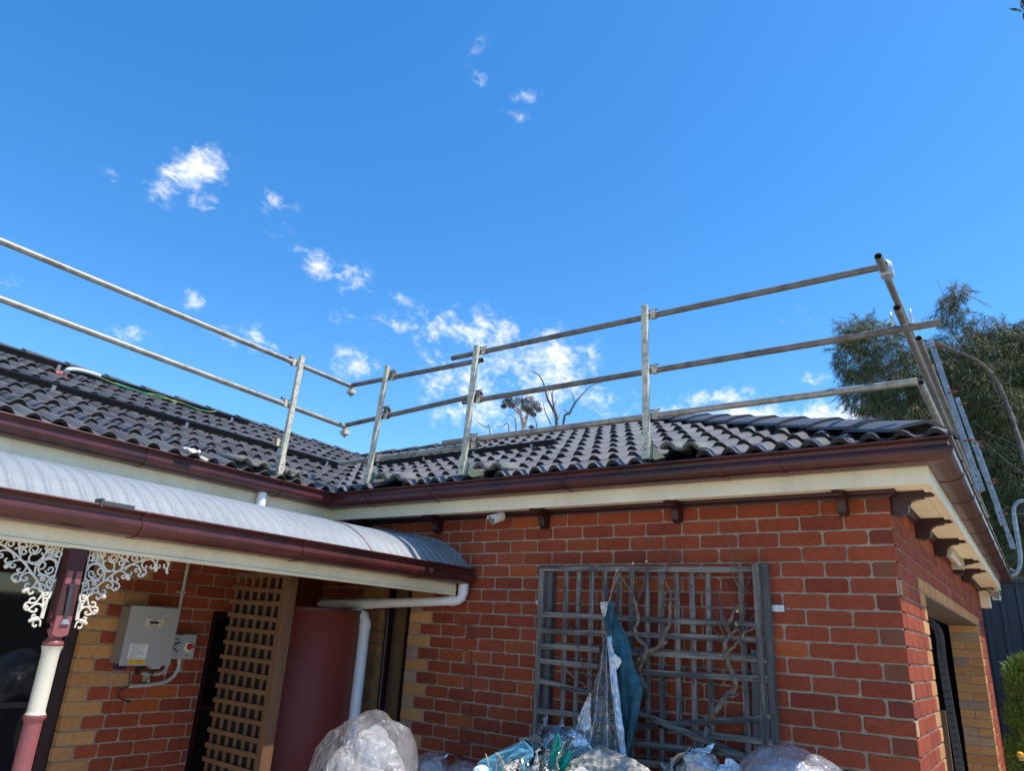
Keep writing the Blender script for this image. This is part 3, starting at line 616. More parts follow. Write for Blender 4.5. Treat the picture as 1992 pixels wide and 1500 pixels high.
us.add([ps(XRB - SR, ys, ZE), ps(XRB, yt, zr), ps(XRB, YRA, zr), ps(XRB - SR, YRA, ZE)], [(0, 1, 2, 3)])
us.box((-9.4, -5.7, 2.55), (XB - .12, 6.0, 2.58)); us.box((XB - .12, .12, 2.55), (-.12, 6.2, 2.58))
us.box((-9.4, -5.6, -.15), (-9.3, 6, 2.55)); us.box((-9.4, -5.6, -.15), (XB - .11, -5.5, 2.55)); us.box((-9.4, 5.9, -.15), (-.3, 6.0, 2.55))
us.build('roof_underlay', 'dark', house, fix=False)
# ridge and hip capping
def caps(p, q, wdt, name, seed, first_end=False, up=(0, 0, 1), drop=.42):
    random.seed(seed); p = Vector(p); q = Vector(q); d = (q - p).normalized(); L_ = (q - p).length; side = d.cross(Vector(up)).normalized(); nn = side.cross(d).normalized()
    mb = MB(); n = int(L_ / .385) + 1
    for i in range(n):
        s0 = i * .385 - .02; s1 = min(s0 + .43, L_ + .05); k = rnd(.75, 1.3); mb.col = (.075 * k, .075 * k, .08 * k)
        dx = rnd(-.006, .006)
        def ring(s_, lift, sc):
            out = []
            for (a, b) in ((-1, -drop), (-.62, -drop * .52), (-.16, -.05), (0, -.015), (.16, -.05), (.62, -drop * .52), (1, -drop)):
                out.append(p + d * s_ + side * (a * wdt * sc + dx) + nn * (lift + b * wdt * sc))
            return out
        a = ring(s0, .036, 1.03); b = ring(s1, .017, .97); c = ring(s0, .018, 1.0); m = len(a)
        mb.add(a + b, [(j, j + 1, m + j + 1, m + j) for j in range(m - 1)])
        mb.add(a + c, [(j, j + 1, m + j + 1, m + j) for j in range(m - 1)])
        # side thickness
        for j in (0, m - 1): mb.add([a[j], b[j], b[j] - nn * .018, a[j] - nn * .018], [(0, 1, 2, 3)])
    return mb.build(name, 'cap', house, fix=False)
hz = .075
caps((XE - .08, YEe + .08, ZE + hz + .08 * K), (XHT, YRA, zr + hz), .185, 'hip_capping', 21, drop=.36)
caps((XHT, YRA, zr + .055), (XRB - .1, YRA, zr + .055), .12, 'ridge_capping', 22, drop=.45)
caps((XRB, -5.8, zr + .05), (XRB, YRA + .1, zr + .05), .11, 'ridge_capping', 23, drop=.45)
caps((XE - .02, ys - .02, ZE + hz), (XHT, yt, zr + hz), .15, 'hip_capping', 24, drop=.40)
# mortar bedding below the capping
bd = MB(); bd.bar((XE - .1, YEe + .1, ZE + .055), (XHT, YRA, zr + .03), .16, .035); bd.bar((XHT, YRA, zr + .02), (XRB, YRA, zr + .02), .16, .04); bd.bar((XRB, -5.8, zr + .02), (XRB, YRA, zr + .02), .16, .04); bd.build('ridge_bedding', 'black', house)
# valley tray
vt = MB(); a = Vector((XBe, YEe, ZE + .012)); b = Vector((XRB, YRA, zr + .012)); sd = Vector((1, 1, 0)).normalized() * .12
vt.add([a + sd + Vector((0, 0, .012)), a, b, b + sd + Vector((0, 0, .012)), a - sd + Vector((0, 0, .012)), b - sd + Vector((0, 0, .012))], [(0, 1, 2, 3), (1, 4, 5, 2)]); vt.build('valley_tray', 'black', house, fix=False)
# tiles lifted beside the guard rail posts
def raised(O, U, Vh, w, tilt, lab=None, lift=.03, ul=.34):
    O = Vector(O); U = Vector(U).normalized(); Vh = Vector(Vh).normalized(); T = R(math.degrees(math.atan(K)) - tilt)
    S_ = Vh * math.cos(T) + Vector((0, 0, 1)) * math.sin(T); Nn = -Vh * math.sin(T) + Vector((0, 0, 1)) * math.cos(T)
    if Nn.z < 0: Nn = -Nn
    mb = MB(); mb.col = (.13, .135, .12); n = 25; A = []; B = []
    for i in range(n):
        u = w * i / (n - 1); h = roll(u * .3 / w * 1.0)
        A.append(O + U * u + Nn * (h + lift)); B.append(O + U * u + S_ * ul + Nn * (h + lift))
    mb.add(A + B, [(i, i + 1, n + i + 1, n + i) for i in range(n - 1)], True)
    mb.build('raised_tile', 'tile', house, fix=False, solid=.02)
# downpipe stub and other pieces of the gutter
dp = MB(); p0 = hit(511, 957, 'x', XFB + .05); dp.tube([(p0.x, p0.y, 2.35), (p0.x, p0.y, 2.57)], .036, 16); dp.build('downpipe', 'pvc', house)
# door opening between the tank and wall: dark frame and board
df = MB(); df.box((-3.76, .06, -.15), (-3.70, .10, 1.934)); df.box((-3.50, .02, -.15), (XL - .001, .08, 1.934)); df.build('door_frame', 'frame', house)
dd = MB(); dd.box((-3.70, .09, -.15), (-3.50, .11, 1.934)); dd.build('door_leaf', 'tan', house)
pb = MB(); pb.tube([hit(757, 1175, 'y', -.05), hit(735, 1400, 'y', -.05)], .018, 10); pb.build('downpipe', 'frame', house)
# window on wall B, left
wf = MB(); y1 = YWB - .004
for (a, b) in (((XB - .10, y1 - .075, -.1), (XB - .045, y1, 2.0)), ((XB - .115, y1 - .125, -.1), (XB - .07, y1 - .075, 1.95)), ((XB - .10, -4.6, 1.93), (XB - .045, y1, 2.0)), ((XB - .11, -4.6, 1.04), (XB - .07, y1 - .1, 1.075)), ((XB - .11, -2.62, -.1), (XB - .06, -2.56, 1.95))):
    wf.box(a, b)
win = wf.build('window_frame', 'frame', house, bevel=.004)
wg = MB(); wg.box((XB - .10, -4.6, -.1), (XB - .094, y1 - .1, 1.95)); wg.build('window_glass', 'glass', win)
# narrow dark window behind the lattice screen
w2 = MB(); w2.box((XB - .08, -1.02, -.1), (XB - .01, -.975, 1.676)); w2.box((XB - .08, -.345, -.1), (XB - .01, -.30, 1.676)); w2.box((XB - .08, -.975, 1.63), (XB - .01, -.345, 1.676)); w2.box((XB - .08, -.975, .98), (XB - .02, -.345, 1.01))
w2o = w2.build('window_frame', 'frame', house); w3 = MB(); w3.box((XB - .07, -.98, -.1), (XB - .06, -.34, 1.64)); w3.build('window_glass', 'glass', w2o)
# ------------------------------------------------------------------ verandah
ver = thing('verandah', (-3, -2.8, -.15), 'curved galvanised bullnose verandah with cream beam, maroon gutter and turned post', 'verandah')
BN = smooth_path([(-2.862, 0, 2.055), (-2.90, 0, 2.082), (-2.945, 0, 2.118), (-3.032, 0, 2.189), (-3.165, 0, 2.257), (-3.336, 0, 2.302), (-3.559, 0, 2.339), (-3.868, 0, 2.394), (-4.235, 0, 2.447)], 8)
bs = MB(); pit = .0762; ny = int(5.55 / pit * 16); nb = len(BN)
def bnp(i, j):
    p = BN[j]; t = (BN[min(j + 1, nb - 1)] - BN[max(j - 1, 0)]).normalized(); n_ = Vector((t.z, 0, -t.x)) if t.z * 1 > 0 else Vector((t.z, 0, -t.x))
    y = -.012 - 5.55 * i / ny; ph = (y / pit) % 1.0
    h = .0092 * (.5 + .5 * math.cos(2 * math.pi * ph)) ** 3.2 - .002
    return Vector((p.x, y, p.z)) + Vector((-n_.x if n_.z < 0 else n_.x, 0, abs(n_.z))) * h
vs = [bnp(i, j) for j in range(nb) for i in range(ny + 1)]
bs.add(vs, [(j * (ny + 1) + i, j * (ny + 1) + i + 1, (j + 1) * (ny + 1) + i + 1, (j + 1) * (ny + 1) + i) for j in range(nb - 1) for i in range(ny)], True)
rs = bs.build('roof_sheet', 'zinc', ver, fix=False); tag(rs, 'curved corrugated galvanised roof sheeting')
# lap line with rust and flashing at the brick wall
lp = MB(); yl = hit(726, 1066, 'x', -2.9).y
lp.add([Vector((p.x, yl + d, p.z + .0095)) for d in (0, .012) for p in BN], [(i, i + 1, nb + i + 1, nb + i) for i in range(nb - 1)]); lp.build('sheet_lap', 'rustlap', ver, fix=False)
fl = MB(); fl.add([Vector((p.x, -.008, p.z + dz)) for dz in (.0, .032) for p in BN], [(i, i + 1, nb + i + 1, nb + i) for i in range(nb - 1)]); fl.build('wall_flashing', 'galblue', ver, fix=False, solid=.003)
XG = -2.915
gv = gutter((XG, YB, 0), (XG, -.04, 0), (1, 0, 0), 0, 0, 1.958, joins=(2.95 + .05, 3.95, 4.95), parent=ver)
be = MB(); be.box((XG - .045, YB, 1.895), (XG - .002, -.10, 2.04)); be.build('beam', 'cream', ver, bevel=.004)
bt = MB(); bt.box((XG - .06, YB, 1.880), (XG + .004, -.11, 1.894)); bt.build('beam_bead', 'cream', ver)
rf = MB()
for x, zt_ in ((-3.25, 2.265), (-3.7, 2.335), (-4.1, 2.40)): rf.box((x - .02, YB, zt_ - .07), (x + .02, -.05, zt_))
rf.build('batten', 'tan', ver)
# post
PX, PY = -2.955, -2.785
post = MB(); hw = .037
def sq(z0, z1, h): post.box((PX - h, PY - h, z0), (PX + h, PY + h, z1))
sq(1.56, 1.879, hw); po = post.build('post', 'postdark', ver, bevel=.004)
zc = hit(100, 1250, 'x', PX).z
for dy in (-.019, .020):
    pk = MB(); pk.box((PX + hw - .001, PY + dy - .012, 1.725), (PX + hw + .0025, PY + dy + .012, 1.782)); pk.build('painted_patch', 'postpink', po)
pk = MB()
sh = [(-hw + .004, 0.09), (hw - .004, .09)] + [((hw - .004) * math.cos(R(a)), .018 + (hw - .02) * math.sin(R(a)) * .9) for a in range(0, -181, -20)]
pk.prism(sh, (PX + hw + .001, PY, 1.50), (0, 1, 0), (0, 0, 1), .01); pk.build('post_panel', 'postpink', po)
n1 = MB(); n1.lathe([(a_ * .74, b_) for a_, b_ in [(.05, 0), (.052, -.03), (.04, -.06), (.034, -.068), (.046, -.076), (.048, -.085), (.044, -.092), (.036, -.1), (.034, -.112), (.044, -.122), (.054, -.13), (.056, -.137), (.052, -.144)]], (PX, PY, 1.59 + .02), n=28); n1.build('post_neck', 'postpink', po)
cr = MB(); cr.lathe([(a_ * .76, b_) for a_, b_ in [(.056, 1.464), (.052, 1.455), (.047, 1.44), (.0455, 1.42), (.0455, 1.205), (.049, 1.195), (.053, 1.19)]], (PX, PY, 0), n=36); cr.build('post_shaft', 'postcream', po)
lo = MB(); lo.lathe([(a_ * .76, b_) for a_, b_ in [(.056, 1.19), (.058, 1.183), (.056, 1.174), (.048, 1.166), (.0465, 1.15), (.0465, .35), (.06, .33)]], (PX, PY, 0), n=36); lo.box((PX - .06, PY - .06, -.15), (PX + .06, PY + .06, .33)); lo.build('post_shaft', 'postpink', po)
# cast iron lace brackets traced as scrolls: a = distance from post, b = drop below the beam
def q(x, y, ox=150, oy=1050, s=7.5):
    p = hit(ox + x / s, oy + y / s, 'x', PX); return (p.y - (PY + hw), p.z)
def spiral(cx, cy, r, a0, turns, shrink=.25, n=14):
    return [(cx + r * (1 - (1 - shrink) * i / n) * math.cos(R(a0 + 360 * turns * i / n)), cy + r * (1 - (1 - shrink) * i / n) * math.sin(R(a0 + 360 * turns * i / n))) for i in range(n + 1)]
LC = []   # (points in the traced frame, radius)
LC.append(([(205, 140), (165, 290), (110, 560), (60, 790), (0, 1060), (-25, 1180)], .0042))
LC.append(([(205, 140), (500, 185), (900, 238), (1370, 288)], .0045))
LC.append(([(1200, 272), (1000, 298), (830, 345), (650, 430), (520, 510), (400, 600), (280, 690), (170, 810), (90, 930), (30, 1060), (5, 1180)], .0055))
LC.append(([(300, 690), (200, 720), (100, 750), (40, 800)], .0045))
# outside row of arcs with curled ends
def arc(*p, r=.0048): LC.append((list(p), r))
arc((1150, 290), (1240, 282), (1305, 310), (1330, 370), (1305, 420), (1265, 405), (1262, 375), (1285, 365)); arc((1310, 420), (1305, 460), (1318, 500), r=.007)
arc((1370, 288), (1335, 330), (1340, 370))
arc((1165, 400), (1160, 340), (1175, 300), (1220, 280)); arc((1130, 400), (1130, 345), (1095, 300), (1040, 290), (980, 310), (945, 355), (950, 400), (985, 420), (1015, 400), (1005, 375))
arc((1145, 350), (1145, 470), r=.011); arc((1145, 400), (1190, 415), (1210, 385), (1195, 365)); arc((1145, 400), (1085, 425), (1065, 400), (1085, 380))
arc((700, 450), (735, 400), (800, 368), (870, 375), (915, 420), (925, 480), (885, 515), (920, 545), (960, 530), (1000, 500), (1000, 450), (960, 440), r=.005); arc((915, 440), (880, 430), (850, 435), (845, 465), (875, 470))
arc((940, 530), (985, 505), r=.009)
arc((510, 570), (515, 515), (560, 470), (630, 455), (690, 480), (720, 530)); arc((715, 500), (755, 590), r=.012); arc((720, 540), (770, 520), (795, 490), (780, 465)); arc((720, 540), (680, 570), (650, 555), (655, 530), (680, 530))
arc((510, 570), (530, 610), (575, 610), (600, 580), (570, 565))
arc((400, 605), (450, 592), (500, 620), (520, 670), (505, 715), (540, 742), (580, 725), (615, 690), (600, 640), (560, 640)); arc((515, 690), (470, 705), (430, 695), (435, 665), (465, 665)); arc((545, 725), (590, 715), r=.009)
arc((300, 690), (300, 740), (330, 790), (380, 810)); arc((350, 790), (405, 860), r=.012); arc((370, 800), (410, 780), (405, 740), (370, 740)); arc((350, 820), (310, 870), (275, 850), (290, 825))
arc((160, 930), (145, 870), (170, 810), (230, 780), (300, 775), (340, 800))
arc((150, 900), (165, 960), (200, 985), (250, 985), (265, 940), (230, 915), (205, 930)); arc((250, 980), (290, 1000), (290, 1050), (245, 1085), (205, 1075)); arc((235, 1060), (285, 1035), r=.009)
arc((50, 1010), (90, 990), (150, 990), (190, 1030), (210, 1080), (170, 1100), (125, 1100), (110, 1070), (140, 1060))
arc((5, 1170), (10, 1110), (50, 1030), (90, 1000)); arc((20, 1190), (70, 1195), (140, 1235), r=.011); arc((80, 1200), (120, 1180), (125, 1145), (90, 1145)); arc((80, 1210), (60, 1280), (20, 1300), (15, 1270)); arc((80, 1210), (30, 1200), (-10, 1215), (-40, 1290))
# inside scrolls
for c in ((530, 275, 78, 200, -1.5), (262, 470, 112, 150, -.9), (210, 500, 60, 20, 1.1), (700, 262, 58, 120, 1.1), (830, 285, 55, 60, -1.2), (455, 385, 88, 250, -.9), (640, 352, 48, 20, -1.1), (370, 205, 50, 20, 1.1), (100, 660, 42, 200, 1.2), (240, 640, 34, 300, 1.2), (100, 840, 40, 200, 1.4), (185, 770, 40, 200, -.7), (345, 470, 50, 90, .8), (960, 262, 30, 200, -.8), (270, 240, 40, 0, 1), (200, 270, 38, 0, 1), (330, 250, 34, 0, 1)):
    LC.append((spiral(*c[:5], shrink=.3 if abs(c[4]) > 1.05 else 1.0), .0046))
arc((205, 230), (350, 255), r=.004); arc((190, 300), (340, 320), r=.004); arc((240, 160), (215, 330), r=.004); arc((300, 165), (280, 340), r=.004); arc((150, 390), (230, 350), (330, 350), (390, 430), (400, 520), (370, 600), r=.005)
arc((110, 555), (160, 600), (230, 595), (330, 600)); arc((110, 555), (160, 640), (160, 700), (110, 740), (70, 700)); arc((600, 200), (620, 260), (700, 300), (760, 330)); arc((420, 180), (370, 280), (390, 380), (440, 450), (560, 460)); arc((760, 225), (700, 330), (640, 420)); arc((20, 880), (70, 900), (110, 890)); arc((40, 800), (30, 880), (50, 940), (40, 1010))
def lace(sign, base, label):
    mb = MB()
    for pts, r in LC:
        P3 = []
        for (x, y) in pts:
            a, z = q(x, y); P3.append((PX + .001 * ((x * 7) % 3), base + sign * a, z))
        sp__ = smooth_path(P3, 4 if len(P3) < 12 else 2)
        if r > .0085: sp__ = smooth_path(P3, 8); mb.tube(sp__, [.0035 + (r * .95 - .0035) * math.sin(math.pi * min(1, (i_ + .5) / len(sp__) * .92 + .06)) ** .8 for i_ in range(len(sp__))], 8)
        else: mb.tube(sp__, r * .92, 6)
    o = mb.build('lace_bracket', 'lace', po); o['label'] = label
    return o
lace(1, PY + hw, 'cream cast iron lace bracket on the right of the post'); lace(-1, PY - hw, 'cream cast iron lace bracket on the left of the post')
# grey steel bar hung on the post
tb = thing('steel_bar', (PX + .06, PY, 1.6), 'dark grey flat steel bar with a flared end hanging on the maroon verandah post', 'metal bar')
p0 = hit(139, 1142, 'x', PX + hw + .008); p1 = hit(127, 1205, 'x', PX + hw + .008)
m_ = MB(); m_.bar(p0, p1, .016, .006, up=(1, 0, 0)); m_.build('bar', 'steel_dark', tb, bevel=.002)
m_ = MB(); d = (p1 - p0).normalized(); sdv = d.cross(Vector((1, 0, 0))).normalized()
m_.add([p1 - sdv * .009 + Vector((.004, 0, 0)), p1 + sdv * .009 + Vector((.004, 0, 0)), p1 + sdv * .019 + d * .022 + Vector((.004, 0, 0)), p1 - sdv * .019 + d * .022 + Vector((.004, 0, 0))], [(0, 1, 2, 3)]); m_.build('flared_end', 'galblue', tb, solid=.006)
m_ = MB(); m_.prism([(-.009, 0), (.009, 0), (.016, .014), (.0, .028), (.008, .012), (-.012, .012)], p0 + Vector((.001, 0, 0)), (0, 1, 0), (0, 0, 1), .007); m_.build('hook', 'steel_dark', tb)
# ------------------------------------------------------------------ pvc pipes
pp = thing('drain_pipe', (-2.86, -.08, 1.8), 'white plastic pipe running from the verandah gutter outlet to the maroon water tank', 'pipe')
mb = MB(); E0 = Vector((-2.862, -.085, 1.955)); zz = 1.842; endp = Vector((-3.80, -.42, 1.775))
pth = [E0, (E0.x, E0.y, zz + .055), (E0.x - .008, E0.y - .003, zz + .025), (E0.x - .028, E0.y - .01, zz + .006), (E0.x - .06, E0.y - .018, zz)]
far = hit(700, 1176, 'y', -.30); dirp = (far - Vector(pth[-1])); 
mb.tube(pth + [Vector(pth[-1]) + dirp * t for t in (.3, .6, 1.0)], .034, 20); mb.build('pipe', 'pvc', pp)
mb = MB(); mb.tube([E0 + Vector((0, 0, .01)), (E0.x, E0.y, zz + .05)], .0375, 20); a = Vector(pth[-1]); mb.tube([a + dirp.normalized() * -.005, a + dirp.normalized() * .035], .0375, 20); mb.build('elbow_socket', 'pvc', pp)
mb = MB(); b_ = a + dirp; dn = dirp.normalized(); mb.tube([b_ - dn * .12, b_ + dn * .02], .038, 20); mb.build('coupling', 'pvc', pp)
mb = MB(); far2 = hit(618, 1176, 'y', -.42); mb.tube([b_, b_ + (far2 - b_) * .9, far2], [.034, .034, .012], 18); mb.build('pipe_end', 'pvc', pp)
op = thing('overflow_pipe', (-3.6, -.3, -.15), 'white plastic overflow pipe standing upright beside the maroon water tank', 'pipe')
mb = MB(); t0 = hit(710, 1215, 'y', -.30); mb.tube([(t0.x - .13, -.33, 1.735 - .03), (t0.x - .07, -.315, 1.715), (t0.x - .02, -.305, 1.70), (t0.x, -.30, 1.665), (t0.x, -.30, -.1)], .042, 20); mb.build('pipe', 'pvc', op)
mb = MB(); mb.tube([(t0.x, -.3, 1.655), (t0.x, -.3, 1.61)], .046, 20); mb.build('socket', 'pvc', op)
tk = thing('water_tank', (-3.98, -.55, -.15), 'tall round maroon steel rainwater tank in the corner under the verandah', 'water tank')
mb = MB(); mb.lathe([(.44, -.15), (.44, 1.72), (.43, 1.733), (.0, 1.76)], (-4.02, -.56, 0), n=64); mb.build('tank_body', 'tank', tk)
mb = MB(); mb.lathe([(.443, 1.715), (.448, 1.725), (.443, 1.737)], (-4.02, -.56, 0), n=64); mb.build('rim', 'tank_rim', tk)
# ------------------------------------------------------------------ lattice screen
ls = thing('lattice_screen', (-3.6, -1.25, -.15), 'brown timber lattice screen standing upright in front of the maroon water tank', 'lattice screen')
XL0 = -3.955; XL1 = -3.41; YL = -1.25
mb = MB(); mb.box((XL1, YL - .02, -.15), (XL1 + .05, YL + .06, 1.915)); mb.box((XL0, YL - .012, 1.90), (XL1 + .05, YL + .03, 1.93)); mb.build('frame', 'brownz', ls, bevel=.003)
bk_ = MB(); bk_.box((XL0 + .03, YL + .02, -.12), (XL1, YL + .024, 1.83)); bk_.build('shadow_backing', 'dark', ls)  # near-black panel added behind the slats to stand in for shadow
i = 0
for x in [XL0 + .01, XL0 + .095, XL0 + .18, XL0 + .265, XL0 + .35, XL0 + .435, XL0 + .505]:
    mb = MB(); mb.box((x, YL + .003, -.12), (x + .030, YL + .012, 1.92)); mb.build('upright_slat', 'brownz', ls)
z = 1.825
while z > -.1:
    mb = MB(); mb.bar((XL0 - .008 + rnd(-.006, .004), YL - .004, z + rnd(-.006, .006)), (XL1 - .001 + rnd(-.006, 0), YL - .004, z - .012 + rnd(-.007, .007)), .010, rnd(.026, .031)); mb.build('cross_slat', 'brownx', ls); z -= .0885
# ------------------------------------------------------------------ inverter and its fittings
XI = XB + .01
def wallB(px, py, x): return hit(px, py, 'x', x)
inv = thing('solar_inverter', (XB, -1.55, 1.5), 'grey metal solar inverter box with small screen mounted on the brick wall under the verandah', 'inverter')
xf = XB + .16; a = wallB(257, 1177, xf); b = wallB(352, 1186, xf); c = wallB(233, 1296, xf)
ya, yb = a.y, b.y; z1 = (a.z + b.z) / 2; z0 = c.z
mb = MB(); mb.box((XI, ya + .012, z0 + .01), (xf - .004, yb - .004, z1 - .006)); mb.build('body', 'inv_side', inv, bevel=.006)
mb = MB(); mb.box((xf - .003, ya, z0), (xf, yb, z1)); mb.build('front_cover', 'inv_grey', inv, bevel=.002)
def onf(px, py): p = wallB(px, py, xf); return p.y, p.z
def plate(name, material, pa, pb, x0, th, parent, bev=.0):
    mb = MB(); mb.box((x0, min(pa[0], pb[0]), min(pa[1], pb[1])), (x0 + th, max(pa[0], pb[0]), max(pa[1], pb[1]))); return mb.build(name, material, parent, bevel=bev)
sp = onf(285, 1203); sq_ = onf(316, 1221)
scr = plate('screen', 'plast_cream', sp, sq_, xf, .004, inv, .0015)
cy = (sp[0] + sq_[0]) / 2; cz = (sp[1] + sq_[1]) / 2; w_ = abs(sp[0] - sq_[0]); h_ = abs(sp[1] - sq_[1])
plate('screen_glass', 'lcd', (cy - w_ * .28, cz - h_ * .14), (cy + w_ * .22, cz + h_ * .16), xf + .004, .001, scr)
mb = MB()
for dz in (.17, 0, -.16): mb.box((xf + .004, cy + w_ * .31, cz + h_ * dz - .002), (xf + .006, cy + w_ * .36, cz + h_ * dz + .002))
mb.box((xf + .004, cy - w_ * .2, cz + h_ * .31), (xf + .0046, cy + w_ * .1, cz + h_ * .38)); mb.box((xf + .004, cy - w_ * .3, cz - h_ * .38), (xf + .0046, cy + w_ * .22, cz - h_ * .33)); mb.build('screen_marks', 'ink', scr)
la = onf(253.5, 1253); lb_ = onf(283, 1283)
lbl = plate('label', 'white', (la[0], la[1]), (lb_[0], lb_[1]), xf + .0002, .0008, inv)
def text(body, y, z, x, size, material, parent, name='lettering', rx=R(90), rz=R(90), wmax=None):
    cu = bpy.data.curves.new(name, 'FONT'); cu.body = body; cu.size = size; cu.extrude = .0001; cu.align_x = 'CENTER'; cu.align_y = 'CENTER'
    to = bpy.data.objects.new(name + '_tmp', cu); C.objects.link(to); bpy.context.view_layer.update()
    dg = bpy.context.evaluated_depsgraph_get(); me = bpy.data.meshes.new_from_object(to.evaluated_get(dg)); C.objects.unlink(to); bpy.data.objects.remove(to)
    k = 1
    if wmax:
        xs = [v.co.x for v in me.vertices]; k = wmax / max(1e-6, (max(xs) - min(xs)))
    me.transform(Matrix.Diagonal((k, 1, 1, 1))); me.transform(Matrix.Rotation(rz, 4, 'Z') @ Matrix.Rotation(rx, 4, 'X')); me.transform(Matrix.Translation(Vector((x, y, z)) - Vector(parent['_b'])))
    me.materials.clear(); me.materials.append(M[material]); o = bpy.data.objects.new(name, me); C.objects.link(o); o.parent = parent; o['_b'] = parent['_b']; return o
ly = (la[0] + lb_[0]) / 2; lw_ = abs(la[0] - lb_[0]); lh = abs(la[1] - lb_[1]); zt = max(la[1], lb_[1])
text('SHUTDOWN PROCEDURE', ly, zt - lh * .09, xf + .0012, .009, 'ink', lbl, wmax=lw_ * .86)
mb = MB(); random.seed(4)
for i, (fr, w1) in enumerate(((.2, .8), (.27, .4), (.34, .75), (.43, .5), (.5, .7), (.56, .75), (.64, .7), (.70, .8), (.76, .3), (.86, .5), (.92, .8))):
    y0_ = ly - lw_ * .44; x_ = y0_
    while x_ < y0_ + lw_ * w1:
        e = min(x_ + rnd(.003, .011), y0_ + lw_ * w1); mb.box((xf + .001, x_, zt - lh * fr - .0011), (xf + .0014, e, zt - lh * fr + .0011)); x_ = e + .0016
mb.build('small_print', 'inkgrey', lbl)
wa = onf(250.5, 1283.5); wb = onf(281, 1292.5)
wl_ = plate('warning_sticker', 'yellow', wa, (lb_[0], wb[1] + .0), xf + .0002, .0009, inv)
wy0 = min(wa[0], lb_[0]); wy1 = max(wa[0], lb_[0]); wz0 = min(wa[1], wb[1]); wz1 = max(wa[1], wb[1]); wc = (wz0 + wz1) / 2; wh = wz1 - wz0
text('WARNING', wy0 + (wy1 - wy0) * .66, wz1 - wh * .22, xf + .0013, .009, 'ink', wl_, wmax=(wy1 - wy0) * .42)
mb = MB(); c0 = wy0 + (wy1 - wy0) * .18; tr = [(c0 - .011, wc - .009), (c0 + .011, wc - .009), (c0, wc + .010)]
for i in range(3): mb.bar((xf + .0014, *tr[i]), (xf + .0014, *tr[(i + 1) % 3]), .0016, .0005, up=(1, 0, 0))
mb.bar((xf + .0014, c0 + .001, wc + .004), (xf + .0014, c0 - .002, wc - .001), .0014, .0005, up=(1, 0, 0)); mb.bar((xf + .0014, c0 - .002, wc - .001), (xf + .0014, c0 + .0005, wc - .006), .0014, .0005, up=(1, 0, 0))
for dz in (-.01, .0, -.2, -.34):
    mb.box((xf + .0011, wy0 + (wy1 - wy0) * .4, wc + wh * (dz - .02)), (xf + .0014, wy0 + (wy1 - wy0) * rnd(.8, .93), wc + wh * (dz + .02)))
mb.build('warning_symbol', 'ink', wl_)
mb = MB(); p = wallB(270, 1300, xf - .05); mb.box((xf - .07, p.y - .012, z0 - .055), (xf - .045, p.y + .012, z0 + .005)); mb.box((xf - .075, p.y + .03, z0 - .02), (xf - .05, p.y + .045, z0 + .005)); mb.build('plug', 'black', inv)
mb = MB()
for i in range(4): mb.box((xf - .1, ya + .02 + .022 * i, z0 - .03), (xf - .08, ya + .03 + .022 * i, z0 + .008))
mb.build('plug', 'plug_blue', inv)
mb = MB(); p = wallB(300, 1298, xf - .05); mb.box((xf - .08, p.y - .03, z0 - .02), (xf - .03, p.y + .035, z0 + .005)); mb.build('gland_plate', 'plast_grey', inv, bevel=.002)
mb = MB(); mb.tube([(xf - .055, p.y, z0 - .02), (xf - .06, p.y - .003, z0 - .055)], [.014, .011], 10); mb.build('plug', 'black', inv)
cd = thing('conduit', (XB, -1.35, 1.3), 'pale grey bent conduit fixed to the brick wall below the inverter', 'conduit')
mb = MB(); pts = [wallB(x, y, XB + .045) for x, y in ((349, 1286), (347, 1300), (336, 1318), (318, 1328), (290, 1333), (250, 1336))]; mb.tube(smooth_path(pts, 6), .0125, 12, hollow=.8); mb.build('bent_pipe', 'conduit_grey', cd)
mb = MB(); pts = [wallB(x, y, XB + .05) for x, y in ((327, 1290), (322, 1303), (310, 1311), (295, 1312), (275, 1311))]; mb.tube(smooth_path(pts, 6), .011, 12, hollow=.8); mb.build('bent_pipe', 'conduit_grey', cd)
mb = MB(); mb.tube([wallB(349, 1283, XB + .045), wallB(348.5, 1291, XB + .045)], .016, 12); mb.build('gland', 'plast_cream', cd)
mb = MB(); p = wallB(288, 1322, XB + .06); mb.box((XB + .01, p.y - .01, p.z - .02), (XB + .064, p.y + .01, p.z + .025)); mb.build('clip', 'gal', cd)
bc = thing('black_cable', (XB, -1.7, 1.2), 'loose black cable end drooping below the inverter conduit', 'cable')
mb = MB(); pts = [wallB(x, y, XB + .05) for x, y in ((251, 1335), (238, 1341), (230, 1350), (230, 1357), (237, 1361), (247, 1365))]; mb.tube(smooth_path(pts, 6), .0045, 8); mb.tube([pts[-1], wallB(251, 1366, XB + .05)], [.008, .012], 8); mb.build('cable', 'black', bc)
mb = MB(); pts = [wallB(x, y, XB + .08) for x, y in ((302, 1303), (292, 1318), (280, 1328), (268, 1322), (267, 1312), (276, 1308))]; mb.tube(smooth_path(pts, 6), .003, 6); pts = [wallB(x, y, XB + .08) for x, y in ((252, 1308), (252, 1320), (251, 1334))]; mb.tube(pts, .003, 6); mb.build('cable', 'black', bc)
uc = thing('conduit', (XB, -1.36, 2.0), 'straight grey conduit rising from the inverter up the brick wall', 'conduit')
mb = MB(); p0 = wallB(349, 1184, XB + .03); mb.tube([p0, (p0.x, p0.y, 2.3)], .0125, 12); mb.build('straight_pipe', 'conduit_grey', uc)
mb = MB(); p = wallB(345, 1152, XB + .045); mb.box((XB + .01, p0.y - .04, p.z - .008), (XB + .045, p0.y + .016, p.z + .008)); mb.build('saddle_clip', 'gal', uc)
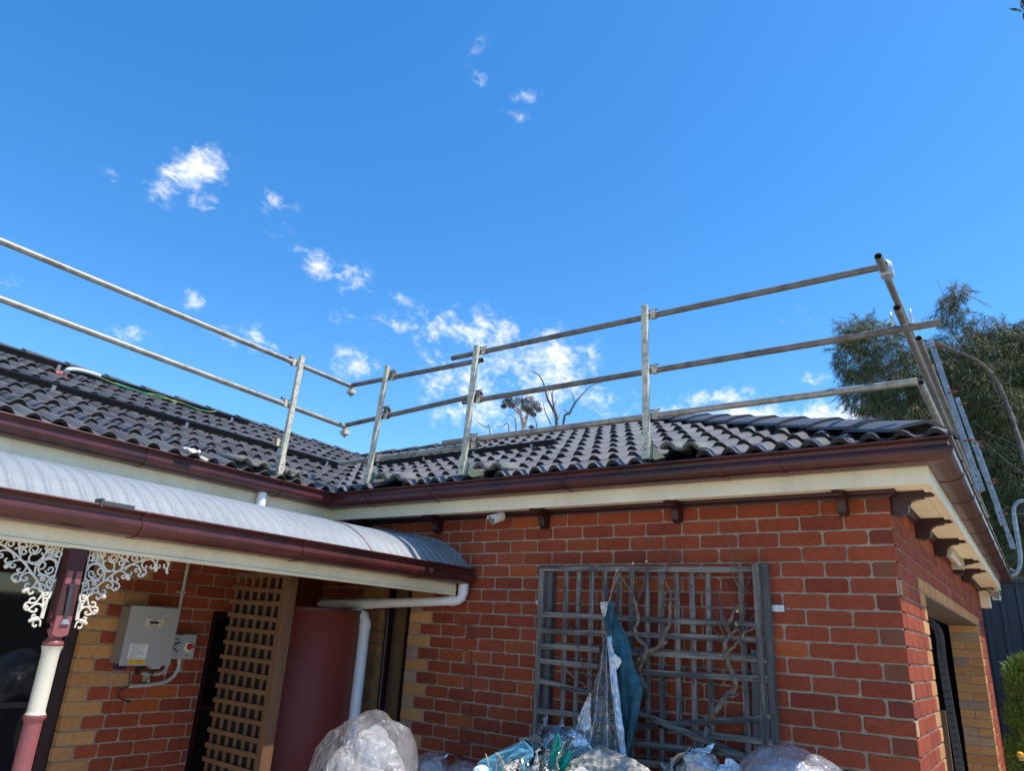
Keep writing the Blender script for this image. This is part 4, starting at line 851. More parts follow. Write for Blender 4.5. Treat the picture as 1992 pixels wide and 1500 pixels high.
def iso(label, c, lever):
    P = [wallB(x, y, XB + .065) for x, y in c]; y0_ = min(p.y for p in P); y1_ = max(p.y for p in P); za = min(p.z for p in P); zb = max(p.z for p in P)
    t = thing('isolator_switch', (XB, (y0_ + y1_) / 2, za), label, 'switch', 'isolator switches beside the inverter')
    mb = MB(); mb.box((XI, y0_, za), (XB + .065, y1_, zb)); mb.build('housing', 'plast_grey', t, bevel=.003)
    cy_ = (y0_ + y1_) / 2; cz_ = za + (zb - za) * .5
    if lever == 'red':
        mb = MB(); mb.lathe([(.032, 0), (.032, .012), (.028, .014)], (XB + .065, cy_ + .0, cz_), axis=(1, 0, 0), n=28); mb.build('dial', 'plast_white', t)
        mb = MB(); mb.lathe([(.023, .012), (.022, .02), (.02, .021)], (XB + .065, cy_, cz_), axis=(1, 0, 0), n=28); mb.box((XB + .08, cy_ - .018, cz_ - .008), (XB + .108, cy_ + .02, cz_ + .008)); mb.build('knob', 'red', t, bevel=.002)
        mb = MB()
        for dy in (-.03, -.008, .012): mb.box((XB + .065, cy_ + dy, zb - .016), (XB + .0655, cy_ + dy + .006, zb - .013))
        mb.box((XB + .065, cy_ - .016, za + .022), (XB + .0655, cy_ + .014, za + .026)); mb.box((XB + .065, cy_ - .014, za + .016), (XB + .0655, cy_ + .01, za + .018)); mb.build('marks', 'ink', t)
    else:
        mb = MB(); mb.bar((XB + .07, cy_ - .03, cz_ + .005), (XB + .07, cy_ + .035, cz_ + .03), .008, .01, up=(1, 0, 0)); mb.bar((XB + .069, cy_ - .02, cz_ - .002), (XB + .069, cy_ + .03, cz_ - .035), .005, .008, up=(1, 0, 0)); mb.build('lever', 'steel_dark', t)
        mb = MB()
        for i_ in range(4): mb.box((XB + .065, cy_ - .014 + .011 * i_, zb - .034), (XB + .0655, cy_ - .0065 + .011 * i_, zb - .022))
        mb.build('marks', 'ink', t)
    return t
iso('grey isolator switch box with a black lever tucked behind the inverter edge', ((327, 1236), (356, 1236), (351, 1283)), 'lever')
iso('grey isolator switch box with round red knob on the brick wall', ((358, 1235), (384, 1236), (375, 1283)), 'red')
# ------------------------------------------------------------------ guard rails
RR = .0202
def rail(t, a, b, mt='pipe_steel', name='rail_pipe'):
    mb = MB(); a = Vector(a); b = Vector(b); mb.tube([a, a.lerp(b, .5), b], RR, 18, hollow=.86); return mb.build(name, mt, t)
def coupler(t, c, ax, out, z_=0, mt='gal', rusty=True):
    # hinged half-ring round the pipe at c (pipe along ax), bolted to the post on the side "out"
    c = Vector(c); ax = Vector(ax).normalized(); out = Vector(out).normalized(); up = ax.cross(out).normalized()
    if up.z < 0: up = -up
    mb = MB(); n = 12; A = []
    for k in range(n + 1):
        a = R(-95 + 215 * k / n); d = -out * math.cos(a) + up * math.sin(a)
        for rr, e in ((RR + .001, -.018), (RR + .001, .018), (RR + .0075, .018), (RR + .0075, -.018)): A.append(c + d * rr + ax * e)
    mb.add(A, [(4 * k + j, 4 * k + (j + 1) % 4, 4 * (k + 1) + (j + 1) % 4, 4 * (k + 1) + j) for k in range(n) for j in range(4)] + [(0, 1, 2, 3), (4 * n + 3, 4 * n + 2, 4 * n + 1, 4 * n)])
    mb.bar(c + out * (RR + .002) + up * .03, c + out * (RR + .002) - up * .03, .036, .005, up=out)
    o = mb.build('clamp', mt, t)
    mb = MB(); p = c + out * .012 + up * (RR + .013); mb.tube([p - ax * .055 , p + ax * .03], .0055, 8); mb.tube([p - ax * .052, p - ax * .040], .0105, 6); mb.build('bolt', 'rust', o)
    return o
def post_(t, foot, top, inn, along, arm=.26, mt='gal', w=.041, low=None):
    # rectangular galvanised post with a sleeve foot and an arm running under the tiles
    foot = Vector(foot); top = Vector(top); d = (top - foot).normalized(); inn = Vector(inn)
    mb = MB(); mb.bar(foot, top, w, w * .78, up=inn); o = mb.build('post', mt, t, bevel=.0015)
    mb = MB(); mb.bar(foot - d * .012, foot + d * .13, w + .011, w * .78 + .011, up=inn); s_ = mb.build('sleeve', mt, o)
    mb = MB(); al = d.cross(inn).normalized(); 
    for h in (.045, .085): 
        c = foot + d * h - inn * .0; mb.tube([c - Vector(along) * (w / 2 + .0062), c - Vector(along) * (w / 2 + .0050)], .006, 10)
        mb.tube([c - inn * (w * .39 + .0062), c - inn * (w * .39 + .0050)], .006, 10)
    mb.build('hole', 'black', s_)
    if arm <= 0: return o
    mb = MB(); a = foot + d * .045 + inn * .02; mb.bar(a, a + inn * arm + Vector((0, 0, -.055)), .06, .085, up=(0, 0, 1)); mb.build('arm', 'galarm', o)
    mb = MB(); c = top - d * .035; mb.box((c.x - .008 - (w / 2 if abs(along[0]) else 0), c.y - .008, c.z - .008), (c.x, c.y + .008, c.z + .008))
    return o
# front rail, along the eave of the brick wall (A)
gA = thing('guard_rail', (-1.6, -.2, 2.7), 'galvanised edge protection rail of three posts along the front eave above the trellis wall', 'guard rail', 'scaffold guard rails round the roof edge')
yr = -.24; yp = -.29; RZ = []
for a, b, ext, mt_ in (((880, 697), (1733, 515), 0, 'pipe_steel'), ((684, 750), (915, 705), .12, 'pipe_steel'), ((901, 783), (1830, 627), 0, 'pipe_steel'), ((671, 828), (915, 772), .06, 'pipe_steel'), ((862, 862), (1785, 742), 0, 'gal_warm'), ((662, 902), (931, 866), 0, 'gal_warm')):
    A_ = hit(*a, 'y', yr); B_ = hit(*b, 'y', yr); B_ = B_ + (B_ - A_).normalized() * ext; rail(gA, A_, B_, mt_); RZ.append((A_, B_))
def rz(i, x): a, b = RZ[i]; return a.z + (b.z - a.z) * (x - a.x) / (b.x - a.x)
AP = []
for (bx, by), (tx_, ty_) in (((714, 938), (754, 712)), ((899, 922), (928, 672)), ((1258, 890), (1254, 594))):
    f_ = hit(bx, by, 'y', yp - .01); t_ = hit(tx_, ty_, 'y', yp); post_(gA, f_, t_, (0, 1, 0), (1, 0, 0)); AP.append((f_, t_))
for i, zl in enumerate(((1, 3, 5), (0, 2, 4, 5), (0, 2, 4))):
    f_, t_ = AP[i]
    for zi in zl:
        z = rz(zi, f_.x + .04)
        k = (z - f_.z) / (t_.z - f_.z); x = f_.x + (t_.x - f_.x) * k; coupler(gA, (x + .045, yr, z), (1, 0, 0), (0, -1, 0), mt='gal')
# open hinged hooks that hold nothing
for i, z in ((0, 3.70), (0, 3.375), (1, 3.37)):
    f_, t_ = AP[i]; k = (z - f_.z) / (t_.z - f_.z); x = f_.x + (t_.x - f_.x) * k; coupler(gA, (x + .04, yr - .005, z), (1, 0, 0), (0, -1, 0), mt='pipe_steel')
# left rail, along the eave above the verandah (B)
gB = thing('guard_rail', (-4.15, -2, 2.7), 'galvanised edge protection rail of two long pipes above the verandah roof', 'guard rail', 'scaffold guard rails round the roof edge')
xr = -4.215; xp = -4.165
b0 = hit(0, 468, 'x', xr); b1 = hit(684, 752, 'x', xr); dB = (b1 - b0).normalized(); rail(gB, b0 - dB * 2.6, b1, 'gal_warm')
c0 = hit(0, 581, 'x', xr); c1 = hit(670, 830, 'x', xr); dC = (c1 - c0).normalized(); rail(gB, c0 - dC * 2.6, c1, 'gal_warm')
f_ = hit(542, 925, 'x', xp); t_ = hit(588, 693, 'x', xp); post_(gB, f_, t_, (-1, 0, 0), (0, 1, 0)); f2 = f_ + Vector((0, -2.75, 0)); t2 = t_ + Vector((0, -2.8, 0)); post_(gB, f2, t2, (-1, 0, 0), (0, 1, 0))
for (z, F_, T_) in ((b1.z, f_, t_), (c1.z + .02, f_, t_), (2.98, f_, t_), (b0.z, f2, t2), (c0.z, f2, t2)):
    k = (z - F_.z) / (T_.z - F_.z); y = F_.y + (T_.y - F_.y) * k; coupler(gB, (xr, y - .04, z), (0, 1, 0), (1, 0, 0))
def swivel(t, c, s=1.0, mt='gal'):
    c = Vector(c); mb = MB(); n = 16; A = []
    for k in range(n + 1):
        a = R(-20 + 230 * k / n); d = Vector((math.cos(a) * .6, math.cos(a) * -.3, math.sin(a)))
        for rr, e in ((.027 * s, -.02), (.027 * s, .02), (.036 * s, .02), (.036 * s, -.02)): A.append(c + d * rr + Vector((.5, .8, 0)) * e)
    mb.add(A, [(4 * k + j, 4 * k + (j + 1) % 4, 4 * (k + 1) + (j + 1) % 4, 4 * (k + 1) + j) for k in range(n) for j in range(4)] + [(0, 1, 2, 3)])
    mb.box((c.x - .032 * s, c.y - .03 * s, c.z - .058 * s), (c.x + .03 * s, c.y + .03 * s, c.z - .02 * s))
    o = mb.build('swivel_clamp', mt, t, bevel=.004)
    mb = MB(); mb.tube([c + Vector((0, 0, -.05 * s)), c + Vector((0, 0, -.082 * s))], .008, 8); mb.tube([c + Vector((0, 0, -.062 * s)), c + Vector((0, 0, -.072 * s))], .015, 6); mb.build('bolt', 'galblue', o)
swivel(gB, (-4.25, -.20, b1.z - .0)); swivel(gB, (-4.26, -.20, c1.z - .0))
# right rail, along the garage eave (C)
gC = thing('guard_rail', (.3, 3, 2.7), 'galvanised edge protection rail with leaning posts along the right eave before the big tree', 'guard rail', 'scaffold guard rails round the roof edge')
s1 = hit(1708, 498, 'x', .157); rail(gC, s1, (.157, 2.45, s1.z + .01)); s1b = hit(1787, 658, 'x', .195); rail(gC, s1b, (.195, 6.2, s1b.z))
s2 = hit(1745, 598, 'x', .205); rail(gC, s2, (.205, 2.9, s2.z - .02)); rail(gC, (.225, 2.2, s2.z - .07), (.225, 6.2, s2.z - .07))
s3 = hit(1790, 744, 'x', .235); rail(gC, s3, (.235, 5.9, s3.z + .02), 'gal_warm')
for (tx_, ty_), yy, (bx, by) in (((1810, 662), 1.30, (1902, 935)), ((1862, 775), 2.80, (1932, 965)), ((1898, 860), 4.35, (1951, 1010))):
    t_ = hit(tx_, ty_, 'y', yy); b_ = hit(bx, by, 'y', yy); d = (t_ - b_).normalized(); f_ = b_ - d * ((b_.z - 2.72) / d.z)
    if (t_ - f_).length > 1.6: t_ = f_ + (t_ - f_).normalized() * 1.2
    post_(gC, f_, t_, (-1, 0, 0), (0, 1, 0), mt='galblue', w=.046, arm=0)
    for k in (.06, .38, .70):
        c = f_.lerp(t_, 1 - k); mb = MB(); mb.tube([c + Vector((-.005, -.03, 0)), c + Vector((.06, -.03, 0))], .005, 8); mb.tube([c + Vector((.035, -.03, 0)), c + Vector((.047, -.03, 0))], .010, 6); mb.build('bolt', 'rust', gC)
swivel(gC, (s1.x + .012, -.262, s1.z + .03), 1.1, 'galpale')
n = 10
for e in (-.045, .05):
    mb = MB()
    c = Vector((s2.x + e, yr, s2.z - .03)); A = []
    for k in range(n + 1):
        a = R(180 * k / n); mb_d = Vector((0, math.cos(a) * .03, math.sin(a) * .06)); A.append(c + mb_d)
    mb.tube([c + Vector((0, -.03, -.03))] + A + [c + Vector((0, .03, -.03))], .005, 6)
    mb.build('wire_clamp', 'galpale', gC)
# lifted tiles by the posts
for i, (dx, w, tl) in enumerate(((.06, .34, 9), (.08, .32, 10), (.08, .30, 11))):
    f_ = AP[i][0]; raised((f_.x + dx, YEe + .06, ZE + .10), (1, 0, -.10), (0, 1, 0), w, tl)
raised((XBe + .03, -1.28, ZE + .055), (0, 1, 0), (-1, 0, 0), .32, 12); raised((XBe + .02, -.86, ZE + .05), (0, 1, 0), (-1, 0, 0), .18, 8)
mp_ = MB()
for f_, _ in AP: mp_.box((f_.x - .02, YEe + .01, ZE - .012), (f_.x + .09, YEe + .12, ZE - .004))
mp_.build('roof_membrane', 'membrane', house)
# ------------------------------------------------------------------ black mounting rails on the roof
def onB(px, py, off=.09):
    d = ray(px, py); t = (ZE + off + K * (XBe - CAMP.x) - CAMP.z) / (d.z + K * d.x); return CAMP + d * t
def onA(px, py, off=.09):
    d = ray(px, py); t = (ZE + off + K * (CAMP.y - YEe) - CAMP.z) / (d.z - K * d.y); return CAMP + d * t
def roof_rail(label, a, b, nrm_, feet, ext=0):
    a = Vector(a); b = Vector(b); d = (b - a).normalized(); a = a - d * ext; N_ = Vector(nrm_).normalized()
    t = thing('mounting_rail', a, label, 'mounting rail', 'black solar mounting rails on the roof')
    mb = MB(); side = d.cross(N_).normalized()
    for (o1, hh, ww) in ((0, .05, .038),): mb.bar(a, b, ww, hh, up=N_)
    mb.bar(a + N_ * .026, b + N_ * .026, .012, .004, up=N_); mb.bar(a + side * .021 + N_ * .012, b + side * .021 + N_ * .012, .004, .006, up=N_); mb.bar(a + side * .021 - N_ * .018, b + side * .021 - N_ * .018, .004, .006, up=N_)
    mb.build('rail', 'rail_black', t, bevel=.001)
    L_ = (b - a).length
    for f in feet:
        p = a + d * L_ * f; mb = MB(); mb.bar(p + side * .03 - N_ * .055, p + side * .03 + N_ * .01, .03, .004, up=side); mb.bar(p + side * .03 - N_ * .055, p - side * .06 - N_ * .06, .03, .004, up=N_); mb.build('foot', 'galpale', t)
NB = (K, 0, 1); NAa = (0, -K, 1)
roof_rail('upper black mounting rail on the left roof slope, just below the ridge', onB(0, 676, .10), onB(483, 823, .10), NB, (.3, .55, .8, .95), 2)
roof_rail('lower black mounting rail on the left roof slope, ending near the valley', onB(0, 722), onB(655, 904), NB, (.45, .66, .85, .97), 2)
roof_rail('black mounting rail low on the front roof slope behind the guard rail posts', onA(714, 905), onA(1080, 860), NAa, (.08, .35, .62, .9))
cp = thing('cable_conduit', onB(120, 727), 'white plastic conduit elbow with an orange end lying on the upper left roof tiles', 'conduit')
mb = MB(); mb.tube(smooth_path([onB(124, 729, .07), onB(132, 719, .15), onB(150, 719, .15), onB(172, 724, .14), onB(194, 731, .13)], 6), .017, 12, hollow=.8); mb.build('elbow_pipe', 'pvc', cp)
mb = MB(); a = onB(124, 730, .06); b_ = onB(118, 729, .04); c_ = onB(112, 731, .02); mb.tube([a, b_, c_], [.025, .032, .042], 14); mb.build('end_boot', 'orange', cp)
gc = thing('earth_cable', onB(300, 765), 'thin green and yellow earth cable strung along the upper left roof rail', 'cable')
mb = MB(); mb.tube(smooth_path([onB(194, 734, .15), onB(225, 747, .15), onB(270, 762, .14), onB(300, 771, .15), (onB(345, 781, .15)), onB(385, 796, .15), onB(410, 801, .15), onB(422, 799, .15)], 6), .0042, 6); mb.tube(smooth_path([onB(225, 745, .17), onB(280, 764, .15), onB(310, 769, .16), onB(345, 784, .15)], 6), .005, 6); mb.build('cable', 'greencable', gc)
def rag(name, label, px, py, s, mt, on=onB, cat='rag'):
    c = on(px, py, .09); mb = MB(); ph = px * .1
    def P(u, v):
        x = (u - .5) * s[0]; y = (v - .5) * s[1]; z = .018 * mnoise.noise(Vector((u * 3 + ph, v * 3, 1))) + .012 * mnoise.noise(Vector((u * 9 + ph, v * 9, 4)))
        e = 1 + .4 * mnoise.noise(Vector((u * 2, v * 2, ph)))
        return c + Vector((-.35 * y, 1 * x * e, -K * -.35 * y)) + Vector((0, 0, z + .01)) + Vector((-.9 * y * e, 0, K * .9 * y * e))
    mb.grid(P, 14, 10); o = mb.build(name, mt, None, base=tuple(c), solid=.004); tag(o, label, cat)
rag('rag', 'larger white rag lying on the lower left roof tiles', 373, 879, (.12, .06), 'ragwhite'); rag('rag', 'small white scrap on the tiles just above the left gutter', 396, 895, (.05, .035), 'ragwhite')
rag('tile_fragment', 'small red scrap caught between tiles on the front roof slope', 951, 860, (.05, .04), 'red', onA, 'scrap')
# black flashing piece on the verandah gutter
p = hit(225, 990, 'x', XG + .12); q0 = hit(193, 984, 'x', XG + .12); q1 = hit(258, 999, 'x', XG + .12)
mb = MB(); mb.box((XG + .075, q0.y, 2.068), (XG + .132, q1.y, 2.092)); mb.box((XG + .07, q0.y - .003, 2.06), (XG + .137, q0.y + .012, 2.1)); o = mb.build('gutter_clip', 'cap2', None, base=(XG + .1, p.y, 2.07), bevel=.004); tag(o, 'dark grey plastic strip lying across the lip of the verandah gutter', 'plastic strip')
mb = MB(); a = hit(213, 1022, 'x', XG + .1); mb.tube([a + Vector((0, 0, .03)), a + Vector((0, .006, 0)), a + Vector((0, .022, -.03))], [.001, .0045, .001], 6); o = mb.build('dead_leaf', 'deadbark', None, base=tuple(a)); tag(o, 'dry brown leaf hanging from the underside of the verandah gutter', 'leaf')
# ------------------------------------------------------------------ cameras, light, boxes
def bullet_cam(label, base_, tip, look, s=1.0, group=None):
    b = Vector(base_); t = thing('security_camera', b, label, 'security camera', group)
    tip = Vector(tip); look = Vector(look).normalized()
    mb = MB(); mb.lathe([(.024 * s, 0), (.024 * s, -.008 * s), (.018 * s, -.012 * s)], b, n=20); mb.tube([b + Vector((0, 0, -.008)), b + Vector((0, 0, -.035 * s)), tip + Vector((0, 0, .015))], .010 * s, 10); mb.build('mount', 'plast_white', t)
    a = tip - look * .045 * s; c = tip + look * .07 * s
    mb = MB(); mb.tube([a, a + look * .01, c - look * .012, c], [.027 * s, .032 * s, .034 * s, .034 * s], 20); bd_ = mb.build('camera_body', 'plast_white', t)
    mb = MB(); mb.tube([c, c + look * .002], [.030 * s, .030 * s], 20); f_ = mb.build('lens_plate', 'black', bd_)
    mb = MB(); mb.tube([c + look * .002, c + look * .0035], [.018 * s, .018 * s], 20); mb.build('lens_ring', 'plast_cream', bd_)
    mb = MB(); mb.tube([c + look * .0035, c + look * .006], [.012 * s, .009 * s], 16); mb.build('lens', 'black', bd_)
    mb = MB(); sd = look.cross(Vector((0, 0, 1))).normalized(); up = sd.cross(look)
    A = [tip + (sd * math.cos(R(a_)) + up * math.sin(R(a_))) * .037 * s + look * e for e in (-.04 * s, .088 * s) for a_ in range(20, 161, 20)]; mb.add(A, [(i, i + 1, 8 + i + 1, 8 + i) for i in range(7)]); mb.build('sun_shield', 'plast_white', bd_, solid=.003, fix=False)
bullet_cam('white bullet security camera under the soffit above the trellis wall', hit(975, 996, 'z', zs - .002), hit(970, 1008, 'y', -.165), (-.25, -.85, -.32), .95)
bc2 = hit(1928, 1141, 'z', zs); bullet_cam('small white security camera under the soffit at the far right corner', (.14, 6.2, zs - .002), (.15, 6.16, 2.43), (.35, -.8, -.3), 1.25)
lt = thing('eave_light', (.1, 2.6, 2.45), 'long white fluorescent light fitting under the right eave', 'light fitting')
mb = MB(); mb.box((.02, 2.05, 2.44), (.09, 3.12, zs - .003)); mb.build('housing', 'plast_cream', lt, bevel=.004); mb = MB(); mb.tube([(.075, 2.09, 2.425), (.075, 3.08, 2.425)], .018, 14); mb.build('diffuser', 'plast_white', lt); 
for y_ in (3.10, 2.045):
    mb = MB(); mb.box((.01, y_, 2.385), (.11, y_ + .025, 2.47)); mb.build('end_cap', 'plast_cream', lt)
bx = thing('meter_box', (.0, 6.4, 2.3), 'cream rectangular box fixed under the soffit at the far end of the right wall', 'box')
mb = MB(); mb.box((.01, 6.16, 2.26), (.115, 6.34, 2.455)); mb.build('case', 'soffit', bx, bevel=.004); mb = MB(); mb.box((.018, 6.156, 2.268), (.107, 6.162, 2.447)); mb.build('cover', 'soffit', bx)
sn = thing('sensor_light', (.17, 6.3, 2.4), 'small square white sensor light hanging below the far right security camera', 'sensor light')
mb = MB(); mb.box((.14, 6.26, 2.355), (.225, 6.30, 2.41)); mb.build('case', 'plast_white', sn, bevel=.004); mb = MB(); mb.box((.155, 6.256, 2.365), (.21, 6.262, 2.4)); mb.build('window', 'inkgrey', sn); mb = MB(); mb.tube([(.18, 6.28, 2.41), (.18, 6.28, zs)], .008, 8); mb.build('stem', 'plast_white', sn)
gp2 = thing('galvanised_pipe', (.5, 6.5, 0), 'bent galvanised pipe curling up past the far end of the right gutter', 'pipe')
mb = MB(); Y = 6.5; pts = [hit(x, y, 'y', Y) for x, y in ((1951, 1116), (1968, 1119), (1980, 1112), (1985, 1092), (1982, 1060), (1974, 1010), (1973, 990), (1980, 978), (1992, 974))]; mb.tube(smooth_path(pts, 5), .024, 14); mb.build('bent_pipe', 'galblue', gp2)
mb = MB(); a = hit(1978, 985, 'y', Y + .1); mb.box((a.x, Y + .05, a.z - .1), (a.x + .5, Y + .15, a.z + .02)); mb.build('bracket_arm', 'black', gp2)
# roller door track
rt = thing('door_track', (-.3, 1.4, 1), 'curved galvanised roller door track with holes inside the garage opening', 'door track')
Y = 2.3; pts = [hit(x, y, 'y', Y) for x, y in ((1806, 1208), (1822, 1222), (1829, 1245), (1833, 1285), (1845, 1360), (1857, 1430), (1868, 1500), (1876, 1560))]
sp_ = smooth_path(pts, 5); mb = MB()
for i in range(len(sp_) - 1): mb.bar(sp_[i], sp_[i + 1] + (sp_[i + 1] - sp_[i]) * .1, .055, .012, up=(0, 1, 0))
mb.build('track', 'trackgrey', rt)
mb = MB(); L_ = 0
for i in range(len(sp_) - 1):
    a, b = sp_[i], sp_[i + 1]; n_ = max(1, int((b - a).length / .055))
    for k in range(n_):
        c = a.lerp(b, k / n_) + Vector((0, -.008, 0)); mb.tube([c, c + Vector((0, -.0015, 0))], .008, 8)
mb.build('holes', 'ink', rt)
# ------------------------------------------------------------------ fence, shrub and yard on the right
fn = thing('fence', (0, 8.2, -.15), 'tall dark blue ribbed steel fence beyond the right end of the house', 'fence')
mb = MB(); ZT = hit(1970, 1134, 'y', 8.2).z; pr = []; x = -3.0
while x < 9:
    for dx, dy in ((0, 0), (.05, 0), (.065, -.035), (.115, -.035), (.13, 0), (.19, 0)): pr.append((x + dx, dy))
    x += .205
vs = [(a, 8.2 + b, -.15) for a, b in pr] + [(a, 8.2 + b, ZT) for a, b in pr]; n = len(pr); mb.add(vs, [(i, i + 1, n + i + 1, n + i) for i in range(n - 1)]); mb.build('panel', 'fence', fn, fix=False)
mb = MB(); mb.box((-3.0, 8.14, ZT - .005), (9, 8.22, ZT + .05)); mb.build('top_rail', 'fence', fn, bevel=.004)
mb = MB(); vs = [(9 + b, a + 5.2, -.15) for a, b in pr] + [(9 + b, a + 5.2, 2.0) for a, b in pr]
f2_ = thing('fence', (6, -8, -.15), 'dark blue steel side fence out of view on the right, added to darken window reflections', 'fence')
pr2 = []; y = -12.0
while y < 8.1:
    for dy, dx in ((0, 0), (.05, 0), (.065, -.035), (.115, -.035), (.13, 0), (.19, 0)): pr2.append((6 + dx, y + dy))
    y += .205
mb = MB(); n = len(pr2); mb.add([(a, b, -.15) for a, b in pr2] + [(a, b, 1.9) for a, b in pr2], [(i, i + 1, n + i + 1, n + i) for i in range(n - 1)]); mb.build('panel', 'fence', f2_, fix=False)  # unseen side fence, added so the window glass mirrors something dark
def frond_bush(name, label, cat, pts, n, size, cols, seed, wid=.006, droop=0.0, mt='needle', trunk=None, parent_name='foliage', spread=.25, per=5):
    random.seed(seed); c0 = pts[0][0]; t = thing(name, (c0[0], c0[1], -.15), label, cat)
    mb = MB()
    for _ in range(n):
        c, r = random.choice(pts); c = Vector(c)
        while True:
            d = Vector((rnd(-1, 1), rnd(-1, 1), rnd(-1, 1)))
            if d.length <= 1: break
        rr = d.length ** .45; o = d.normalized() * rr; p = c + Vector((o.x * r[0], o.y * r[1], o.z * r[2])); k = rnd(.6, 1.2); col = random.choice(cols); mb.col = (col[0] * k, col[1] * k, col[2] * k)
        up = (o + Vector((0, 0, .9 - droop))).normalized()
        for __ in range(per):
            dd = (up + Vector((rnd(-1, 1), rnd(-1, 1), rnd(-1, 1))) * .7).normalized(); L_ = size * rnd(.5, 1.2); s_ = dd.cross(Vector((rnd(-1, 1), rnd(-1, 1), rnd(-1, 1)))).normalized() * wid
            q_ = p + Vector((rnd(-1, 1), rnd(-1, 1), rnd(-1, 1))) * size * spread; m = q_ + dd * L_ * .5; e = q_ + dd * L_ + Vector((0, 0, -droop * L_ * .5))
            mb.add([q_, m + s_, e, m - s_], [(0, 1, 2, 3)])
    mb.build(parent_name, mt, t, fix=False); return t
sb_ = frond_bush('conifer_shrub', 'bright yellow green feathery conifer shrub beside the right end wall', 'shrub', [((.62, 7.0, 1.2), (.42, .4, .5)), ((.40, 6.9, .72), (.26, .4, .34)), ((.8, 7.0, .35), (.7, .4, .42)), ((.22, 6.95, 1.42), (.10, .2, .26)), ((.34, 6.95, 1.58), (.08, .15, .16)), ((.5, 6.95, 1.66), (.10, .15, .14)), ((.2, 6.9, 1.05), (.12, .2, .16)), ((.12, 6.9, .62), (.12, .2, .22)), ((.62, 7.0, 1.75), (.12, .2, .12))], 7600, .085, [(.26, .34, .05), (.18, .28, .04), (.34, .42, .08), (.10, .18, .04), (.24, .24, .09)], 31, wid=.0035)
mb = MB(); mb.tube([(.6, 7.0, -.15), (.62, 7.02, .6), (.6, 7.0, 1.5)], [.05, .035, .01], 8)
for a in range(12): mb.tube([(.6, 7.0, .1 + .1 * a), (.6 + .35 * math.cos(a * 2.1), 7.0 + .3 * math.sin(a * 2.1), .5 + .11 * a)], [.014, .004], 6)
mb.build('branches', 'deadbark', sb_)
yt_ = thing('yellow_strap', (0, 6.7, .7), 'small yellow plastic fitting on a pale pipe beside the shrub at the right edge', 'fitting')
p = hit(1985, 1470, 'y', 6.45); mb = MB(); mb.lathe([(.02, -.03), (.035, -.02), (.035, .015), (.024, .03), (.01, .035)], p, n=16); mb.build('cap', 'yellow', yt_); mb = MB(); mb.tube([p + Vector((-.02, 0, -.045)), p + Vector((.4, 0, -.045))], .014, 10); mb.build('pipe', 'plast_grey', yt_)
# ------------------------------------------------------------------ trees
def limb(mb, a, d, L_, r, depth, tips, seed_jit=.25, seg=5, taper=.55, gnarl=.12, grav=0):
    pts = [Vector(a)]; rs = [r]; d = Vector(d).normalized()
    for i in range(seg):
        d = (d + Vector((rnd(-1, 1), rnd(-1, 1), rnd(-1, 1))) * gnarl + Vector((0, 0, grav))).normalized(); pts.append(pts[-1] + d * L_ / seg); rs.append(r * (1 - (1 - taper) * (i + 1) / seg))
    mb.tube(pts, rs, 7 if r > .02 else 5, cap=False)
    tips.append((pts, rs[-1], d, depth)); return pts, d
# big she-oak on the right: trunk, limbs and weeping needles
def px11(x, y, Y=11.0): return hit(x, y, 'y', Y)
random.seed(77)
so_ = thing('sheoak_tree', (2.6, 11, -.15), 'large dark drooping she-oak tree with twisted grey limbs behind the right guard rail', 'tree')
mb = MB(); tips = []
limbs = [([(2120, 1500), (2110, 1300), (2090, 1150), (2060, 1020), (2010, 930), (1982, 850), (1955, 765), (1920, 712), (1880, 690), (1820, 668), (1770, 655), (1720, 648)], 10.3, .078, .014),
         ([(2015, 860), (2005, 780), (1998, 700), (2010, 620)], 11.3, .05, .02), ([(1950, 760), (1930, 735), (1900, 710), (1850, 640), (1840, 600), (1858, 575)], 11.1, .025, .006),
         ([(1760, 652), (1700, 640), (1665, 620)], 10.8, .035, .008), ([(1830, 670), (1790, 700), (1730, 740), (1690, 770)], 10.6, .05, .01), ([(2030, 1000), (1930, 960), (1880, 930), (1850, 960)], 10.8, .04, .01), ([(2000, 930), (1960, 850), (1920, 800), (1860, 775), (1800, 800)], 11.3, .04, .01), ([(2020, 1060), (1970, 1010), (1940, 930), (1920, 870)], 11.2, .03, .01)]
for P, Y, r0, r1 in limbs:
    pts = smooth_path([px11(x + rnd(-4, 4), y + rnd(-4, 4), Y + .25 * math.sin(i * 1.3)) for i, (x, y) in enumerate(P)], 4); n = len(pts); mb.tube(pts, [(r0 + (r1 - r0) * (i / (n - 1)) ** .7) * rnd(.88, 1.12) for i in range(n)], 10)
    for i in range(4, n, 3):
        d_ = (pts[i] - pts[i - 1]).normalized(); sd_ = (d_ + Vector((rnd(-1, 1), rnd(-.6, .2), rnd(-.5, .9)))).normalized(); rr_ = max(.008, (r0 + (r1 - r0) * (i / (n - 1)) ** .7) * .3); limb(mb, pts[i], sd_, rnd(.4, 1.0), rr_, 0, [], seg=6, taper=.25, gnarl=.22)
mb.build('trunk', 'treebark', so_)
